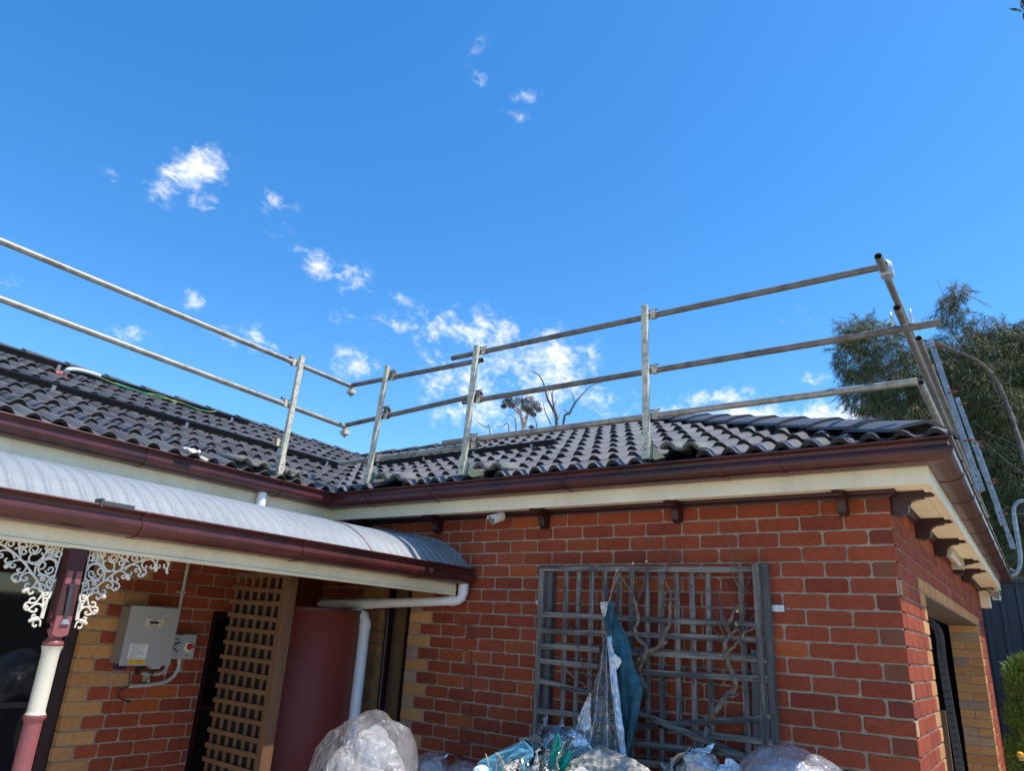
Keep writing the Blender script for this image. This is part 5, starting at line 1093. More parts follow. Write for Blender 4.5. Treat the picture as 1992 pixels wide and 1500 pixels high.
# crown blobs (photo px, px, distance, radii in metres)
blobs = [(1985, 940, 11.0, .5, .6), (1975, 1010, 10.9, .4, .4), (1985, 1080, 10.9, .35, .35), (1930, 880, 11.0, .5, .5), (1960, 800, 11.0, .4, .4), (1900, 760, 11.0, .45, .4), (1900, 800, 11.8, .8, .8), (1850, 860, 11.6, .7, .6), (1950, 960, 11.9, .8, .8), (1900, 970, 11.8, .7, .7), (1970, 1080, 11.7, .6, .5), (1990, 780, 12.0, .8, .8), (1930, 740, 12, .7, .5), (1830, 770, 11.5, .6, .5), (1760, 780, 11.2, .6, .5), (1960, 880, 12, .9, .8), (1930, 1050, 11.8, .5, .5), (1880, 900, 11.7, .6, .6), (1700, 660, 10.8, .55, .32), (1665, 700, 10.8, .42, .45), (1690, 760, 10.7, .5, .5), (1720, 820, 10.6, .45, .45), (1650, 650, 10.9, .28, .25), (1740, 740, 10.8, .6, .6), (1780, 840, 10.7, .55, .6), (1800, 720, 11, .6, .55), (1860, 680, 11.2, .5, .35), (1900, 720, 11.3, .7, .6), (1850, 800, 11.2, .7, .7), (1940, 820, 11.5, .8, .8), (1920, 920, 11.4, .8, .8), (1960, 700, 11.6, .6, .5), (1850, 618, 11.2, .22, .22), (1862, 570, 11.2, .16, .2), (1845, 590, 11.2, .14, .16), (1680, 640, 10.8, .3, .2), (1960, 655, 11.4, .35, .2), (1910, 640, 11.3, .3, .2), (1980, 670, 11.5, .3, .3), (1980, 1000, 11.3, .7, .7), (1900, 1010, 11.4, .5, .6), (1960, 1060, 11.2, .5, .5), (1810, 900, 11.0, .4, .4), (2020, 800, 12, 1.0, 1.4), (2040, 950, 12, 1.0, 1.2), (1990, 880, 12.6, .9, .9), (2100, 700, 12, 1.2, 1.2)]
nm_ = MB(); tw = MB(); GC = [(.085, .115, .035), (.06, .09, .033), (.11, .135, .045), (.045, .065, .028), (.17, .155, .09), (.09, .105, .05), (.14, .165, .06)]
for (x, y, Y, rx_, rz_) in blobs:
    c = px11(x, y, Y); nn = int(700 * rx_ * rz_ / .25)
    for _ in range(min(nn, 2400)):
        while True:
            d = Vector((rnd(-1, 1), rnd(-1, 1), rnd(-1, 1)))
            if d.length <= 1.0: break
        d = d.normalized() * d.length ** .6
        p = c + Vector((d.x * rx_, d.y * .7 * rx_, d.z * rz_)); k = rnd(.6, 1.35); col = random.choice(GC)
        if x < 1740 and y < 690 and random.random() < .35: col = (.12, .17, .03)
        nm_.col = (col[0] * k, col[1] * k, col[2] * k)
        out = Vector((d.x, d.y * .5, .25 if d.z > .2 else -.4)).normalized()
        for __ in range(7):
            q_ = p + Vector((rnd(-1, 1), rnd(-1, 1), rnd(-1, 1))) * .05; dd = (out * .8 + Vector((rnd(-1, 1), rnd(-1, 1), rnd(-1.1, .5))) * .7).normalized(); L_ = rnd(.07, .17); m = q_ + dd * L_ * .55; e = m + (dd + Vector((0, 0, -.9))).normalized() * L_ * .55
            s_ = Vector((RT.x, RT.y, 0)) * rnd(.003, .0055) if random.random() < .5 else dd.cross(Vector((rnd(-1, 1), rnd(-1, 1), rnd(-1, 1)))).normalized() * .005
            nm_.add([q_, m + s_, e, m - s_], [(0, 1, 2, 3)])
    for _ in range(int(14 + 30 * rx_)):
        d = Vector((rnd(-1, 1), rnd(-1, 1), rnd(-1, 1))).normalized(); a = c + Vector((d.x * rx_ * .3, d.y * .3, d.z * rz_ * .3)); b = c + Vector((d.x * rx_ * 1.0, d.y * rx_ * .8, d.z * rz_ * .95)); m = a.lerp(b, .5) + Vector((rnd(-.1, .1), rnd(-.1, .1), rnd(-.05, .12))); tw.tube(smooth_path([a, m, b], 3), [.008, .007, .0065, .006, .005, .004, .003], 4, cap=False)
for (x, y, Y, rx_, rz_) in blobs[6:]:
    c = px11(x, y, Y)
    for _ in range(int(16 * (rx_ + rz_))):
        an = rnd(0, 2 * math.pi); a = c + Vector((math.cos(an) * rx_ * .85, rnd(-.4, .1) * rx_, math.sin(an) * rz_ * .85)); dr = Vector((math.cos(an), rnd(-.3, .3), math.sin(an) * .7 - .35)).normalized(); L0 = rnd(.2, .5); k = rnd(.7, 1.4); col = random.choice(GC)
        pts = [a + dr * L0 * t + Vector((0, 0, -.25 * L0 * t * t)) for t in (0, .25, .5, .75, 1)]; tw.tube(pts, [.005, .004, .004, .003, .002], 4, cap=False)
        for t in range(34):
            f_ = rnd(.1, 1); i_ = min(3, int(f_ * 4)); q_ = pts[i_].lerp(pts[i_ + 1], f_ * 4 - i_); nm_.col = (col[0] * k, col[1] * k, col[2] * k); dd = (dr * .7 + Vector((rnd(-.7, .7), rnd(-.7, .7), rnd(-.8, .3)))).normalized() * rnd(.06, .13); s_ = dd.cross(Vector((rnd(-1, 1), rnd(-1, 1), rnd(-1, 1)))).normalized() * .0045; nm_.add([q_, q_ + dd * .5 + s_, q_ + dd, q_ + dd * .5 - s_], [(0, 1, 2, 3)])
nm_.build('crown', 'needle', so_, fix=False); tw.build('twigs', 'twig', so_, fix=False)
# far gum and bare trees over the ridge
random.seed(5)
gm = thing('gum_tree', hit(1010, 900, 'y', 24)[:], 'small distant gum tree with a round crown seen above the roof ridge', 'tree')
Yg = 24; b0_ = hit(1020, 1000, 'y', Yg); mb = MB()
for P, r0, r1 in (([(1022, 1000), (1020, 860), (1018, 830), (1012, 805), (1004, 790)], .16, .05), ([(1019, 838), (1026, 810), (1034, 795)], .08, .03), ([(1012, 808), (1002, 798), (995, 785)], .06, .02), ([(1020, 815), (1030, 800), (1045, 792)], .05, .02), ([(1012, 806), (1015, 790), (1018, 778)], .05, .02)):
    pts = smooth_path([hit(x, y, 'y', Yg) for x, y in P], 4); n = len(pts); mb.tube(pts, [r0 + (r1 - r0) * i / (n - 1) for i in range(n)], 7)
mb.build('trunk', 'whitebark', gm); lf = MB()
for (x, y, a, b) in ((1000, 786, 12, 8), (1022, 782, 12, 8), (1036, 792, 12, 8), (990, 776, 10, 6), (1024, 796, 10, 6), (985, 782, 10, 7), (994, 788, 9, 8), (1010, 778, 12, 7), (1030, 776, 12, 8), (1042, 786, 11, 8), (1048, 796, 8, 7), (1030, 800, 10, 6), (1020, 792, 9, 7), (980, 790, 6, 5), (1038, 806, 7, 5), (1034, 830, 5, 3)):
    c = hit(x, y, 'y', Yg + rnd(-.4, .4)); s_ = 25.5 / FPX * 1.3
    for _ in range(900):
        d = Vector((rnd(-1, 1), rnd(-1, 1), rnd(-1, 1)))
        if d.length > 1: continue
        p = c + Vector((d.x * a * s_, d.y * a * s_, d.z * b * s_)); k = rnd(.5, 1.4); col = random.choice([(.06, .075, .035), (.09, .1, .05), (.05, .06, .03), (.14, .13, .08)]); lf.col = (col[0] * k, col[1] * k, col[2] * k)
        dd = Vector((rnd(-1, 1), rnd(-1, 1), rnd(-1.4, .3))).normalized() * .075; w_ = dd.cross(Vector((rnd(-1, 1), rnd(-1, 1), 1))).normalized() * .012; lf.add([p, p + dd * .5 + w_, p + dd, p + dd * .5 - w_], [(0, 1, 2, 3)])
lf.build('crown', 'needle', gm, fix=False)
def bare(label, paths, Y, seed):
    random.seed(seed); t = thing('bare_tree', hit(paths[0][0][0][0], 1000, 'y', Y)[:], label, 'tree', 'bare trees beyond the roof'); mb = MB()
    for P, r0, r1 in paths:
        pts = smooth_path([hit(x, y, 'y', Y) for x, y in P], 4); n = len(pts); mb.tube(pts, [r0 + (r1 - r0) * i / (n - 1) for i in range(n)], 6)
        for i in range(2, n, 2):
            for _ in range(1):
                d = (pts[i] - pts[i - 1]).normalized(); sd = (d + Vector((rnd(-1, 1), rnd(-.5, .5), rnd(-.2, .9)))).normalized(); L_ = rnd(.25, .7); rr = max(.008, (r0 + (r1 - r0) * i / (n - 1)) * .35)
                limb(mb, pts[i], sd, L_, rr, 0, [], seg=4, taper=.3, gnarl=.22)
    mb.build('trunk', 'deadbark', t)
bare('bare dark tree with a tall forked stem just right of the small gum tree', [([(1083, 1000), (1083, 825), (1077, 800), (1065, 775), (1057, 745), (1046, 728), (1030, 721)], .10, .012), ([(1083, 825), (1077, 790), (1074, 765), (1082, 755)], .06, .01), ([(1072, 826), (1060, 800), (1056, 780)], .035, .008)], 24, 3)
bare('bare dark tree with one long branch leaning right above the ridge', [([(1094, 1000), (1096, 824), (1108, 805), (1118, 785), (1135, 765), (1150, 751), (1172, 744)], .07, .01), ([(1118, 785), (1114, 770), (1106, 762)], .03, .006), ([(1108, 805), (1100, 800), (1092, 798)], .02, .006)], 24.5, 4)
bare('thin bare twigs showing just left of the small gum tree', [([(955, 1000), (953, 842), (945, 832), (930, 822), (927, 815)], .04, .006), ([(1005, 1000), (1004, 832), (1000, 815), (995, 808)], .04, .006), ([(985, 1000), (990, 836), (978, 830), (968, 828)], .04, .006), ([(1046, 1000), (1044, 830), (1034, 815)], .05, .006)], 24.2, 6)
random.seed(8); c = hit(1985, 6, 'y', -1.2); ov = thing('overhanging_branch', c[:], 'dark leafy branch tip hanging into the top right corner of the sky', 'branch'); mb = MB(); mb.tube([c + Vector((.3, .1, .35)), c], [.006, .002], 6); mb.build('twig', 'deadbark', ov); mb = MB()
for _ in range(60):
    p = hit(1986 + rnd(-12, 40), 2 + rnd(-60, 20), 'y', -1.2 + rnd(-.1, .1)); k = rnd(.6, 1.3); mb.col = (.03 * k, .05 * k, .02 * k); dd = Vector((rnd(-1, 1), rnd(-1, 1), rnd(-1.2, .2))).normalized() * .05; w_ = dd.cross(Vector((rnd(-1, 1), rnd(-1, 1), 1))).normalized() * .006; mb.add([p, p + dd * .5 + w_, p + dd, p + dd * .5 - w_], [(0, 1, 2, 3)])
mb.build('leaves', 'needle', ov, fix=False)
# ------------------------------------------------------------------ trellis
tr_ = thing('trellis', (-1.45, -.08, -.15), 'weathered grey timber trellis with broken slats on the red brick wall', 'trellis')
random.seed(11)
def tw_(x, y): return (1000 + x / 3.125, 1020 + y / 3.125)
mb = MB(); mb.box((-2.195, -.10, -.1), (-2.156, -.058, 2.05)); mb.build('frame_post', 'woodz', tr_, bevel=.002)
mb = MB(); mb.box((-2.154, -.058, -.1), (-2.108, -.01, 2.05)); mb.build('frame_post', 'woodz2', tr_, bevel=.002)
mb = MB(); mb.box((-.728, -.105, -.1), (-.692, -.062, 2.09)); mb.build('frame_post', 'woodz', tr_, bevel=.002)
mb = MB(); mb.box((-.690, -.062, -.1), (-.655, -.01, 2.09)); mb.build('frame_post', 'woodz2', tr_, bevel=.002)
for i, x in enumerate((-1.985, -1.887, -1.789, -1.690, -1.590, -1.500, -1.394, -1.303, -1.203, -1.103, -1.0, -.803)):
    mb = MB(); mb.bar((x + rnd(-.003, .003), -.078, 2.06), (x + rnd(-.008, .008) - .005, -.078, -.1), .034, .009, up=(0, 1, 0)); o = mb.build('upright_slat', 'woodz', tr_)
    if i < 0: pass
mb = MB(); mb.bar((-.75, -.066, 1.62), (-.79, -.066, -.1), .04, .01, up=(0, 1, 0)); mb.build('upright_slat', 'woodz2', tr_)
HS = [((155, 270), (1450, 278)), ((160, 548), (1500, 615)), ((155, 650), (1525, 706)), ((150, 740), (520, 765)), ((700, 778), (1535, 826)), ((145, 832), (510, 868)), ((780, 902), (1540, 945)), ((140, 947), (470, 1036)), ((135, 1132), (420, 1166)), ((125, 1232), (520, 1262)), ((720, 1242), (900, 1222)), ((880, 1222), (1560, 1180)), ((930, 1255), (1572, 1328)), ((700, 1335), (1240, 1392)), ((1200, 1385), (1470, 1442)), ((690, 1442), (1000, 1478))]
for a, b in HS:
    A = hit(*tw_(*a), 'y', -.094); B = hit(*tw_(*b), 'y', -.094); mb = MB(); mb.bar(A, B, .010, .033); mb.build('cross_slat', 'woodx', tr_)
A = hit(*tw_(760, 1148), 'y', -.115); B = hit(*tw_(1390, 1412), 'y', -.13); mb = MB(); mb.bar(A, B, .012, .034); mb.build('fallen_slat', 'woodx', tr_)
A = hit(*tw_(1180, 1240), 'y', -.112); B = hit(*tw_(1120, 1385), 'y', -.112); mb = MB(); mb.bar(A, B, .010, .03, up=(1, 0, 0)); mb.build('fallen_slat', 'woodz', tr_)
A = hit(*tw_(930, 712), 'y', -.112); B = hit(*tw_(770, 835), 'y', -.112); mb = MB(); mb.bar(A, B, .010, .02); mb.build('fallen_slat', 'woodx', tr_)
mb = MB()      # nails
for x in (-1.985, -1.887, -1.789, -1.690, -1.590, -1.500, -1.394, -1.303, -1.203, -1.103, -1.0):
    for z in (1.95, 1.83, 1.70, 1.59, 1.44, 1.33): 
        mb.tube([(x + rnd(-.006, .006), -.0845, z + rnd(-.03, .03)), (x, -.083, z)], .003, 6)
mb.build('nails', 'ink', tr_)
a = hit(1508, 1184, 'y', -.012); mb = MB(); mb.box((-.66, -.016, a.z - .018), (a.x + .05, -.009, a.z + .018)); br_ = mb.build('wall_strap', 'galpale', tr_)
mb = MB()
for k in range(3): mb.tube([(-.63 + .03 * k + .02, -.0172, a.z), (-.63 + .03 * k + .02, -.0160, a.z)], .0035, 8)
mb.build('holes', 'ink', br_)
mb = MB(); a = hit(1048, 1173, 'y', -.012); mb.box((a.x - .02, -.016, a.z - .015), (a.x + .03, -.009, a.z + .015)); mb.build('wall_strap', 'galpale', tr_)
# ------------------------------------------------------------------ dead espaliered trees
def espalier(label, Ps, cuts, seed, yb=-.15):
    random.seed(seed); t = thing('dead_tree', hit(*tw_(*Ps[0][0][0]), 'y', yb)[:], label, 'tree', None); mb = MB(); tg = MB()
    for P, r0, r1 in Ps:
        pts = [hit(*tw_(x, y), 'y', yb + .02 * math.sin(i * 2.1 + seed)) for i, (x, y) in enumerate(P)]; pts = smooth_path(pts, 5); r0 = max(r0, .0024); r1 = max(r1, .0016); pts = [p + Vector((rnd(-1, 1), rnd(-1, 1), rnd(-1, 1))) * (.0035 if r0 > .004 else .002) for p in pts]; n = len(pts); (mb if r0 > .006 else tg).tube(pts, [(r0 + (r1 - r0) * i / (n - 1)) * .86 * rnd(.8, 1.2) for i in range(n)], 8)
        if r0 < .02:
            for i in range(2, n, 3):
                d = (pts[i] - pts[i - 1]).normalized(); sd = (d + Vector((rnd(-1, 1), rnd(-.6, .2), rnd(0, .5)))).normalized(); limb(tg, pts[i], sd, rnd(.012, .05), .0022, 0, [], seg=3, taper=.5, gnarl=.25)
    mb.build('branches', 'bark', t); 
    if tg.v: tg.build('twigs', 'deadtwig', t)
    for (x, y) in cuts:
        c = hit(*tw_(x, y), 'y', yb - .004); m2 = MB(); m2.tube([c, c + Vector((.001, -.006, .012))], [.0085, .0075], 10); m2.build('cut_end', 'cutwood', t)
espalier('bare dead fruit tree with pruned pale ends in the middle of the trellis', [([(800, 1010), (770, 930), (765, 860), (800, 800), (800, 740), (750, 700), (735, 640), (755, 590), (745, 520), (725, 440), (705, 400)], .017, .011), ([(705, 400), (670, 350), (628, 285)], .008, .0055), ([(710, 405), (728, 370), (724, 245)], .009, .0065), ([(750, 830), (800, 790), (880, 740), (925, 650), (945, 590), (950, 500), (950, 465)], .014, .011), ([(950, 465), (920, 450), (875, 385)], .009, .005), ([(945, 460), (975, 455), (990, 432)], .009, .007), ([(950, 462), (950, 410), (925, 360), (905, 300)], .008, .004), ([(905, 300), (925, 290), (945, 240), (948, 150)], .005, .003), ([(945, 245), (985, 225), (998, 160)], .003, .0015), ([(740, 560), (750, 480), (755, 420), (745, 340)], .005, .003), ([(760, 440), (785, 370), (800, 300), (806, 235)], .006, .0055), ([(806, 300), (830, 240), (860, 180), (845, 120), (827, 45)], .0022, .0012), ([(845, 128), (800, 82)], .002, .0016), ([(640, 290), (600, 400), (580, 460)], .0016, .0014), ([(622, 290), (608, 380), (585, 465)], .0014, .0014), ([(640, 330), (750, 280), (800, 235)], .0012, .001)], [(626, 283), (724, 243), (806, 233)], 5)
espalier('bare dead fruit tree with a crooked trunk at the right of the trellis', [([(1190, 1180), (1240, 1120), (1290, 1045), (1340, 1010), (1345, 960), (1320, 890), (1290, 820), (1290, 780)], .017, .015), ([(1290, 1045), (1330, 1050), (1365, 1030)], .008, .006), ([(1290, 780), (1285, 720), (1310, 670), (1300, 620), (1325, 560), (1350, 510), (1380, 470), (1390, 410), (1350, 350), (1325, 290), (1330, 230), (1310, 140), (1275, 45)], .014, .0012), ([(1295, 780), (1340, 740), (1385, 690), (1400, 660), (1440, 640), (1480, 628)], .012, .003), ([(1400, 660), (1425, 610), (1470, 520)], .004, .0015), ([(1285, 740), (1240, 680), (1205, 625)], .006, .003), ([(1290, 700), (1240, 600), (1225, 480), (1215, 420)], .005, .002), ([(1280, 640), (1270, 560), (1255, 470), (1240, 410)], .006, .004), ([(1310, 660), (1275, 560), (1250, 480), (1270, 310)], .004, .0015), ([(1340, 520), (1310, 450), (1290, 360)], .004, .0015), ([(1390, 410), (1370, 330), (1355, 250), (1380, 150)], .004, .0015), ([(1385, 420), (1420, 360), (1440, 310)], .004, .0015), ([(1315, 670), (1345, 650), (1352, 615)], .009, .009), ([(1385, 690), (1365, 620), (1410, 530)], .004, .002), ([(1310, 140), (1290, 125)], .0015, .001), ([(1355, 700), (1385, 740)], .009, .006), ([(1330, 240), (1325, 90), (1322, 40)], .0014, .001), ([(1385, 470), (1405, 510), (1380, 560)], .004, .002)], [(1352, 613), (1358, 535)], 9)
espalier('single bare twig crossing the left part of the trellis', [([(480, 950), (425, 905), (400, 790), (365, 690), (335, 590)], .0055, .0018), ([(350, 650), (295, 632)], .002, .001), ([(425, 905), (460, 930), (490, 960)], .004, .003)], [], 13)
espalier('pale broken branch leaning in the lower left of the trellis', [([(480, 1020), (420, 975), (360, 935), (290, 852)], .0065, .004), ([(365, 940), (350, 950)], .003, .002)], [], 15)
# ------------------------------------------------------------------ hanging sheets
def sheet(name, label, cat, left, right, mt, ybase, fold, nf, seed, nu=40, nv=60, amp=1.0, uvs=1.0, thick=.003, ragged=0, group=None, zfun=None, off=(0, 0), crump=.004):
    random.seed(seed); Lp = smooth_path([Vector((*p, 0)) for p in left], 8); Rp = smooth_path([Vector((*p, 0)) for p in right], 8)
    def at(P, t):
        k = t * (len(P) - 1); i = min(int(k), len(P) - 2); return P[i].lerp(P[i + 1], k - i)
    mb = MB(); mb.uv = []
    def P(u, v):
        a = at(Lp, v); b = at(Rp, v); c = a.lerp(b, u); rg = ragged * mnoise.noise(Vector((u * 9, v * 9 + seed, 0))) if (v > .96 or v < .04) else 0
        if u < .02 or u > .98: c = c + Vector((ragged * mnoise.noise(Vector((v * 14, seed, u * 3))), 0, 0))
        y = ybase(u, v) if callable(ybase) else ybase
        y += fold * math.sin(u * math.pi * 2 * nf + seed + 1.2 * math.sin(v * 3 + seed)) * min(1, .25 + v) * amp + crump * 4 * mnoise.noise(Vector((u * 4 + seed, v * 7, 2))) + crump * mnoise.noise(Vector((u * 16 + seed, v * 24, 5)))
        h = hit(c.x, c.y + rg, 'y', y)
        mb.uv.append(((b.x - a.x) * (u - .5) * uvs * 1.0 / 330 + off[0], v * uvs * abs(Lp[-1].y - Lp[0].y) / 330)); return h
    mb.grid(P, nu, nv); c = mb.v[0]
    o = mb.build(name, mt, None, base=tuple(c), solid=thick, fix=False); tag(o, label, cat, group); return o
sheet('foil_sheet', 'silver mesh-lined foil sheet hanging bunched from a tree branch in front of the trellis', 'foil sheet',
      [(1173, 1240), (1172, 1262), (1167, 1292), (1158, 1325), (1150, 1360), (1142, 1400), (1128, 1430), (1114, 1465), (1108, 1520)],
      [(1184, 1240), (1188, 1262), (1192, 1290), (1199, 1330), (1202, 1360), (1208, 1400), (1214, 1440), (1219, 1480), (1222, 1520)], 'foil', lambda u, v: -.30 - .22 * v, .034, 2.6, 2, nu=60, nv=110, ragged=3)
sheet('foil_sheet', 'plain shiny foil edge running down the right side of the hanging mesh sheet', 'foil sheet', [(1181, 1238), (1184, 1270), (1188, 1320), (1194, 1370), (1200, 1420), (1207, 1470), (1210, 1520)], [(1189, 1238), (1193, 1268), (1201, 1318), (1206, 1368), (1212, 1418), (1218, 1468), (1223, 1520)], 'foilplain', lambda u, v: -.34 - .24 * v, .010, 1.3, 12, nu=16, nv=70, ragged=2, crump=.006)
sheet('foil_sheet', 'tiny crumpled foil scrap knotted at the very top of the hanging bunch', 'foil sheet', [(1168, 1172), (1169, 1186), (1174, 1200)], [(1184, 1171), (1181, 1184), (1178, 1200)], 'foilplain', -.32, .01, 1.5, 14, nu=16, nv=14, ragged=2, crump=.01)
sheet('foil_sheet', 'crumpled flap of silver foil folded out low on the left of the hanging sheet', 'foil sheet', [(1146, 1352), (1132, 1380), (1122, 1410), (1118, 1440), (1114, 1470)], [(1149, 1350), (1148, 1380), (1150, 1420), (1146, 1450), (1140, 1480)], 'foilplain', -.50, .02, 1.2, 7, nu=24, nv=40, ragged=4, crump=.012)
sheet('foil_sheet', 'small bright foil flap sticking out to the right of the hanging sheet', 'foil sheet', [(1192, 1272), (1194, 1290), (1196, 1306)], [(1193, 1271), (1209, 1286), (1198, 1306)], 'foilplain', -.40, .003, 1, 5, nu=14, nv=14, ragged=1)
sheet('blue_membrane', 'long faded blue membrane strip folded and hanging beside the silver foil sheet', 'membrane sheet',
      [(1172, 1192), (1178, 1215), (1186, 1250), (1192, 1290), (1198, 1330), (1204, 1370), (1210, 1410), (1214, 1445), (1214, 1475)],
      [(1193, 1176), (1200, 1205), (1215, 1228), (1225, 1255), (1232, 1290), (1245, 1325), (1250, 1345), (1243, 1385), (1232, 1430), (1220, 1475)], 'bluecloth', lambda u, v: -.27 + .06 * u * (1 - v) - .1 * v, .013, .8, 3, nu=30, nv=60, ragged=1.5)
sheet('blue_membrane', 'small dark blue fold of membrane tied at the top of the bunch', 'membrane sheet', [(1180, 1172), (1180, 1190), (1186, 1225)], [(1194, 1170), (1195, 1186), (1188, 1226)], 'bluecloth', -.30, .012, 1, 8, nu=14, nv=20)
st_ = MB(); random.seed(3)
for (a, b) in (((1203, 1118), (1184, 1172)), ((1199, 1112), (1186, 1170)), ((1184, 1172), (1172, 1178)), ((1173, 1205), (1180, 1240)), ((1171, 1210), (1174, 1248)), ((1180, 1212), (1176, 1246)), ((1173, 1232), (1187, 1235))):
    A = hit(*a, 'y', -.22); B = hit(*b, 'y', -.31); m = A.lerp(B, .5) + Vector((rnd(-.01, .01), 0, rnd(-.015, .01))); st_.tube(smooth_path([A, m, B], 4), .0016, 5)
o = st_.build('string', 'stringw', None, base=tuple(hit(1187, 1150, 'y', -.25))); tag(o, 'tangled pale string tying the foil bunch to a cut branch', 'string')
# ------------------------------------------------------------------ plastic bags and debris heap
def blob(name, label, cat, c, r, mt, seed, amp=.18, sub=5, parent=None, group=None, crease=.06, flat=0):
    bm = bmesh.new(); bmesh.ops.create_icosphere(bm, subdivisions=sub, radius=1); c = Vector(c); mb = MB(); mb.uv = []
    sv = Vector((seed * 3.7, seed * 1.3, seed * 2.1))
    for v in bm.verts:
        n_ = v.co.normalized(); k = 1 + amp * mnoise.noise(n_ * 1.6 + sv) + amp * .5 * mnoise.noise(n_ * 3.5 + sv) + crease * (abs(mnoise.noise(n_ * 6 + sv)) - .25) + crease * .5 * (abs(mnoise.noise(n_ * 14 + sv)) - .25) + flat * (abs(mnoise.noise(Vector((n_.x * 7, n_.y * 7, n_.z * 1.6)) + sv)) - .2)
        mb.v.append(c + Vector((n_.x * r[0] * k, n_.y * r[1] * k, n_.z * r[2] * k))); mb.uv.append((n_.x * .5 + n_.y * .3, n_.z * .5))
    for f in bm.faces: mb.f.append(tuple(x.index for x in f.verts)); mb.c.append((.5, .5, .5)); mb.smooth.append(True)
    bm.free()
    o = mb.build(name, mt, parent, base=tuple(c), fix=False)
    if parent is None: tag(o, label, cat, group)
    return o
def crumple(name, mt, c, r, seed, parent):          # a crushed piece of sheet inside or on the heap
    random.seed(seed); c = Vector(c); mb = MB(); mb.uv = []
    ax = Vector((rnd(-1, 1), rnd(-1, 0), rnd(0, 1))).normalized(); u_ = ax.orthogonal().normalized(); w_ = ax.cross(u_); sv = Vector((seed * 1.7, seed * 2.9, 0))
    def P(u, v):
        x = (u - .5) * 2; y = (v - .5) * 2; mb.uv.append((x * r * 1.2, y * r * 1.2))
        h = .5 * mnoise.noise(Vector((x * 1.3, y * 1.3, 0)) + sv) + .35 * abs(mnoise.noise(Vector((x * 3, y * 3, 3)) + sv)) + .12 * abs(mnoise.noise(Vector((x * 8, y * 8, 5)) + sv)); e = 1 + .25 * mnoise.noise(Vector((x * 2, y * 2, 8)) + sv)
        return c + (u_ * x * e + w_ * y * e + ax * (h - .35 * (x * x + y * y))) * r
    mb.grid(P, 34, 34); return mb.build(name, mt, parent, fix=False, solid=.002)
def bag(label, c, r, seed, fill):
    t = thing('plastic_bag', (c[0], c[1], c[2] - r[2]), label, 'plastic bag', 'clear plastic bags of torn foil')
    blob('bag_skin', None, None, c, r, 'plastic', seed, parent=t, amp=.12, crease=.03, flat=.045)
    blob('bag_filling', None, None, (c[0], c[1], c[2] - r[2] * .08), (r[0] * .80, r[1] * .80, r[2] * .84), 'bagfill', seed + 20, parent=t, amp=.2, crease=.05)
    random.seed(seed); k = 0
    for (mt, n_) in fill:
        for _ in range(n_):
            d = Vector((rnd(-1, 1), rnd(-1, .4), rnd(-.4, 1))).normalized() * rnd(.42, .6); k += 1
            crumple('foil_piece', mt, (c[0] + d.x * r[0], c[1] + d.y * r[1], c[2] + d.z * r[2]), min(r) * .42, seed * 10 + k, t)
B1 = hit(712, 1500, 'y', -1.0)
bag('large full clear plastic bag of foil in front of the water tank', (B1.x - .01, -1.0, B1.z - .14), (.355, .30, .46), 3, (('foilplain', 3), ('foil', 2), ('foilbeige', 1)))
b = hit(838, 1530, 'y', -.55); bag('small clear plastic bag showing its top beside the large bag', (b.x, -.55, b.z), (.15, .15, .19), 5, (('foilplain', 2),))
b = hit(905, 1535, 'y', -.5); bag('half hidden clear plastic bag between the small bag and the blue debris', (b.x, -.5, b.z - .02), (.15, .14, .17), 6, (('foilplain', 2),))
b = hit(1540, 1545, 'y', -.50); bag('smooth grey clear plastic bag at the foot of the wall right of the trellis', (b.x, -.50, b.z - .09), (.30, .22, .29), 8, (('foilbeige', 2), ('foilplain', 3)))
# heap of torn insulation
hp = thing('debris_heap', (-1.5, -.75, -.15), 'heap of torn silver and beige insulation foil below the trellis', 'debris')
def atp(x, y, Y): return hit(x, y, 'y', Y)
random.seed(17)
for i, (x, y, Y, r, mt) in enumerate(((1010, 1480, -.62, .13, 'foil'), (1060, 1460, -.62, .12, 'foil'), (1100, 1475, -.66, .12, 'foilgreen'), (1075, 1500, -.75, .14, 'foilgreen'), (1130, 1490, -.68, .12, 'foilplain'), (1010, 1510, -.8, .12, 'foilgreen'), (960, 1520, -.82, .10, 'foilgreen'), (1150, 1520, -.7, .12, 'foilplain'), (1110, 1440, -.60, .07, 'foilplain'), (1040, 1440, -.6, .1, 'foil'), (1130, 1465, -.64, .06, 'foilgreen'), (1345, 1500, -.5, .11, 'foilplain'), (1370, 1495, -.5, .09, 'foilplain'), (1330, 1505, -.52, .1, 'foil'), (1425, 1500, -.42, .06, 'foilplain'), (1300, 1530, -.55, .14, 'foilbeige'), (1395, 1530, -.5, .14, 'foil'), (1035, 1500, -.86, .08, 'bagfill'), (1065, 1475, -.8, .06, 'foilgreen'), (1120, 1500, -.84, .09, 'bagfill'), (985, 1500, -.9, .06, 'bagfill'), (1100, 1520, -.9, .1, 'foilgreen'), (1360, 1480, -.55, .06, 'bagfill'), (1330, 1490, -.56, .05, 'bagfill'))):
    crumple('foil_piece', mt, atp(x, y + 6, Y), r * 1.05, 40 + i, hp)
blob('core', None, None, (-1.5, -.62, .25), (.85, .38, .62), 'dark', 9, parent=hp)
sheet('beige_sheet', 'beige woven sheet draped over the debris heap below the hanging foil', 'woven sheet', [(1165, 1452), (1130, 1470), (1090, 1500), (1080, 1530)], [(1168, 1451), (1225, 1475), (1265, 1500), (1290, 1530)], 'foilbeige', lambda u, v: -.66 - .16 * v, .01, 1.5, 4, nu=34, nv=24, ragged=4, uvs=2)
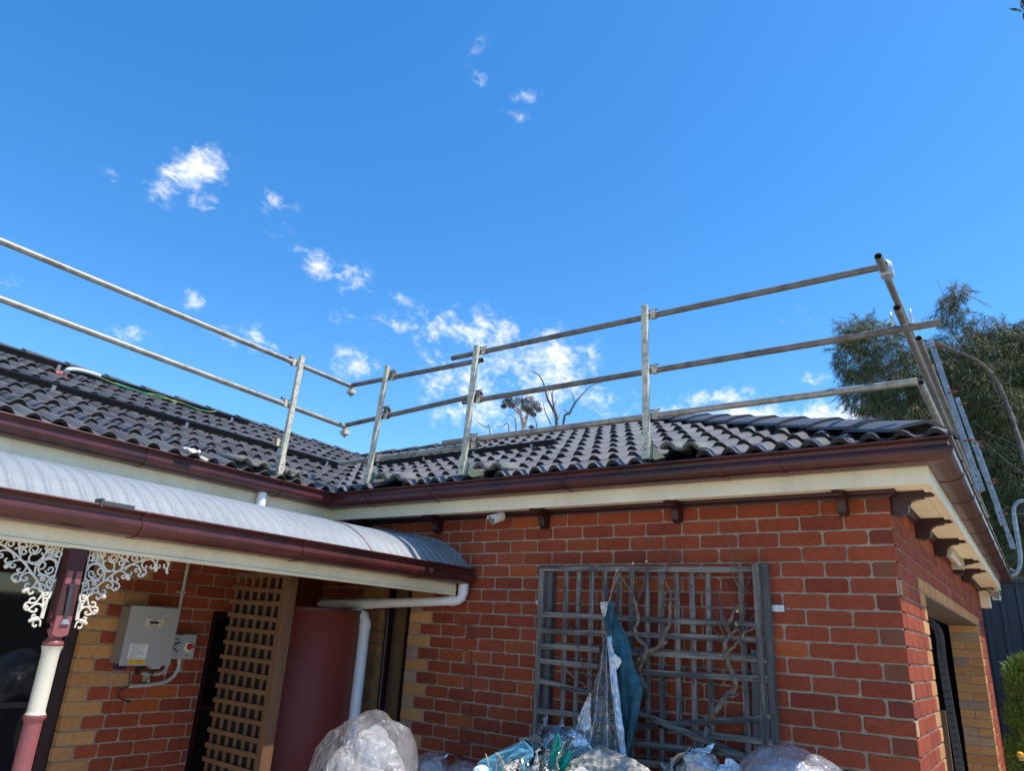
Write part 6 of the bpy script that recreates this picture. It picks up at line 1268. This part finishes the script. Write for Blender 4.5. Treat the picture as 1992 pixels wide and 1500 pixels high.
sheet('blue_sheet', 'bright light blue ribbed foam sheet folded on the left of the debris heap', 'foam sheet', [(1015, 1443), (975, 1462), (930, 1485), (925, 1520)], [(1018, 1442), (1038, 1462), (1030, 1490), (1020, 1525)], 'bluebright', lambda u, v: -.78 - .08 * v, .008, 3, 6, nu=30, nv=22, ragged=1.5)
sheet('blue_sheet', 'dark blue folded end of the foam sheet on the debris heap', 'foam sheet', [(1018, 1442), (1022, 1460), (1024, 1490)], [(1024, 1440), (1042, 1458), (1040, 1488)], 'bluecloth', -.76, .006, 1, 9, nu=12, nv=14)
sheet('teal_strip', 'bright teal plastic strip lying over the debris heap', 'plastic strip', [(1083, 1428), (1075, 1455), (1065, 1480), (1045, 1520)], [(1087, 1430), (1090, 1455), (1080, 1480), (1075, 1525)], 'teal', -.80, .010, 1, 4, nu=14, nv=26, ragged=1.5)
sheet('teal_strip', 'second teal plastic strip spreading to the right on the debris heap', 'plastic strip', [(1108, 1460), (1090, 1478), (1075, 1495), (1065, 1520)], [(1112, 1466), (1108, 1485), (1095, 1505), (1085, 1530)], 'teal', -.79, .010, 1.3, 6, nu=14, nv=20, ragged=2)
sheet('blue_flap', 'slate blue curled flap standing up at the back of the debris heap', 'membrane sheet', [(1070, 1420), (1080, 1425), (1096, 1440), (1108, 1462)], [(1074, 1416), (1092, 1419), (1108, 1436), (1120, 1460)], 'slate', -.6, .006, .7, 5, nu=14, nv=20)
blob('white_tube', 'pale rounded end of a rolled foam tube at the left edge of the debris heap', 'foam roll', atp(935, 1503, -.9), (.035, .06, .035), 'palefoam', 4, amp=.05, crease=.02, sub=4)
tg = MB(); random.seed(5)
for _ in range(9):
    a = atp(950 + rnd(0, 50), 1495 + rnd(-8, 10), -.93); b = a + Vector((rnd(-.06, .06), 0, rnd(.0, .06))); tg.tube([a, a.lerp(b, .5) + Vector((0, 0, .01)), b], .0025, 5)
o = tg.build('dry_twigs', 'cutwood', None, base=tuple(atp(975, 1490, -.93))); tag(o, 'dry yellowish twigs lying on the light blue foam sheet', 'twigs')
for o in bpy.data.objects:
    if '_b' in o: del o['_b']
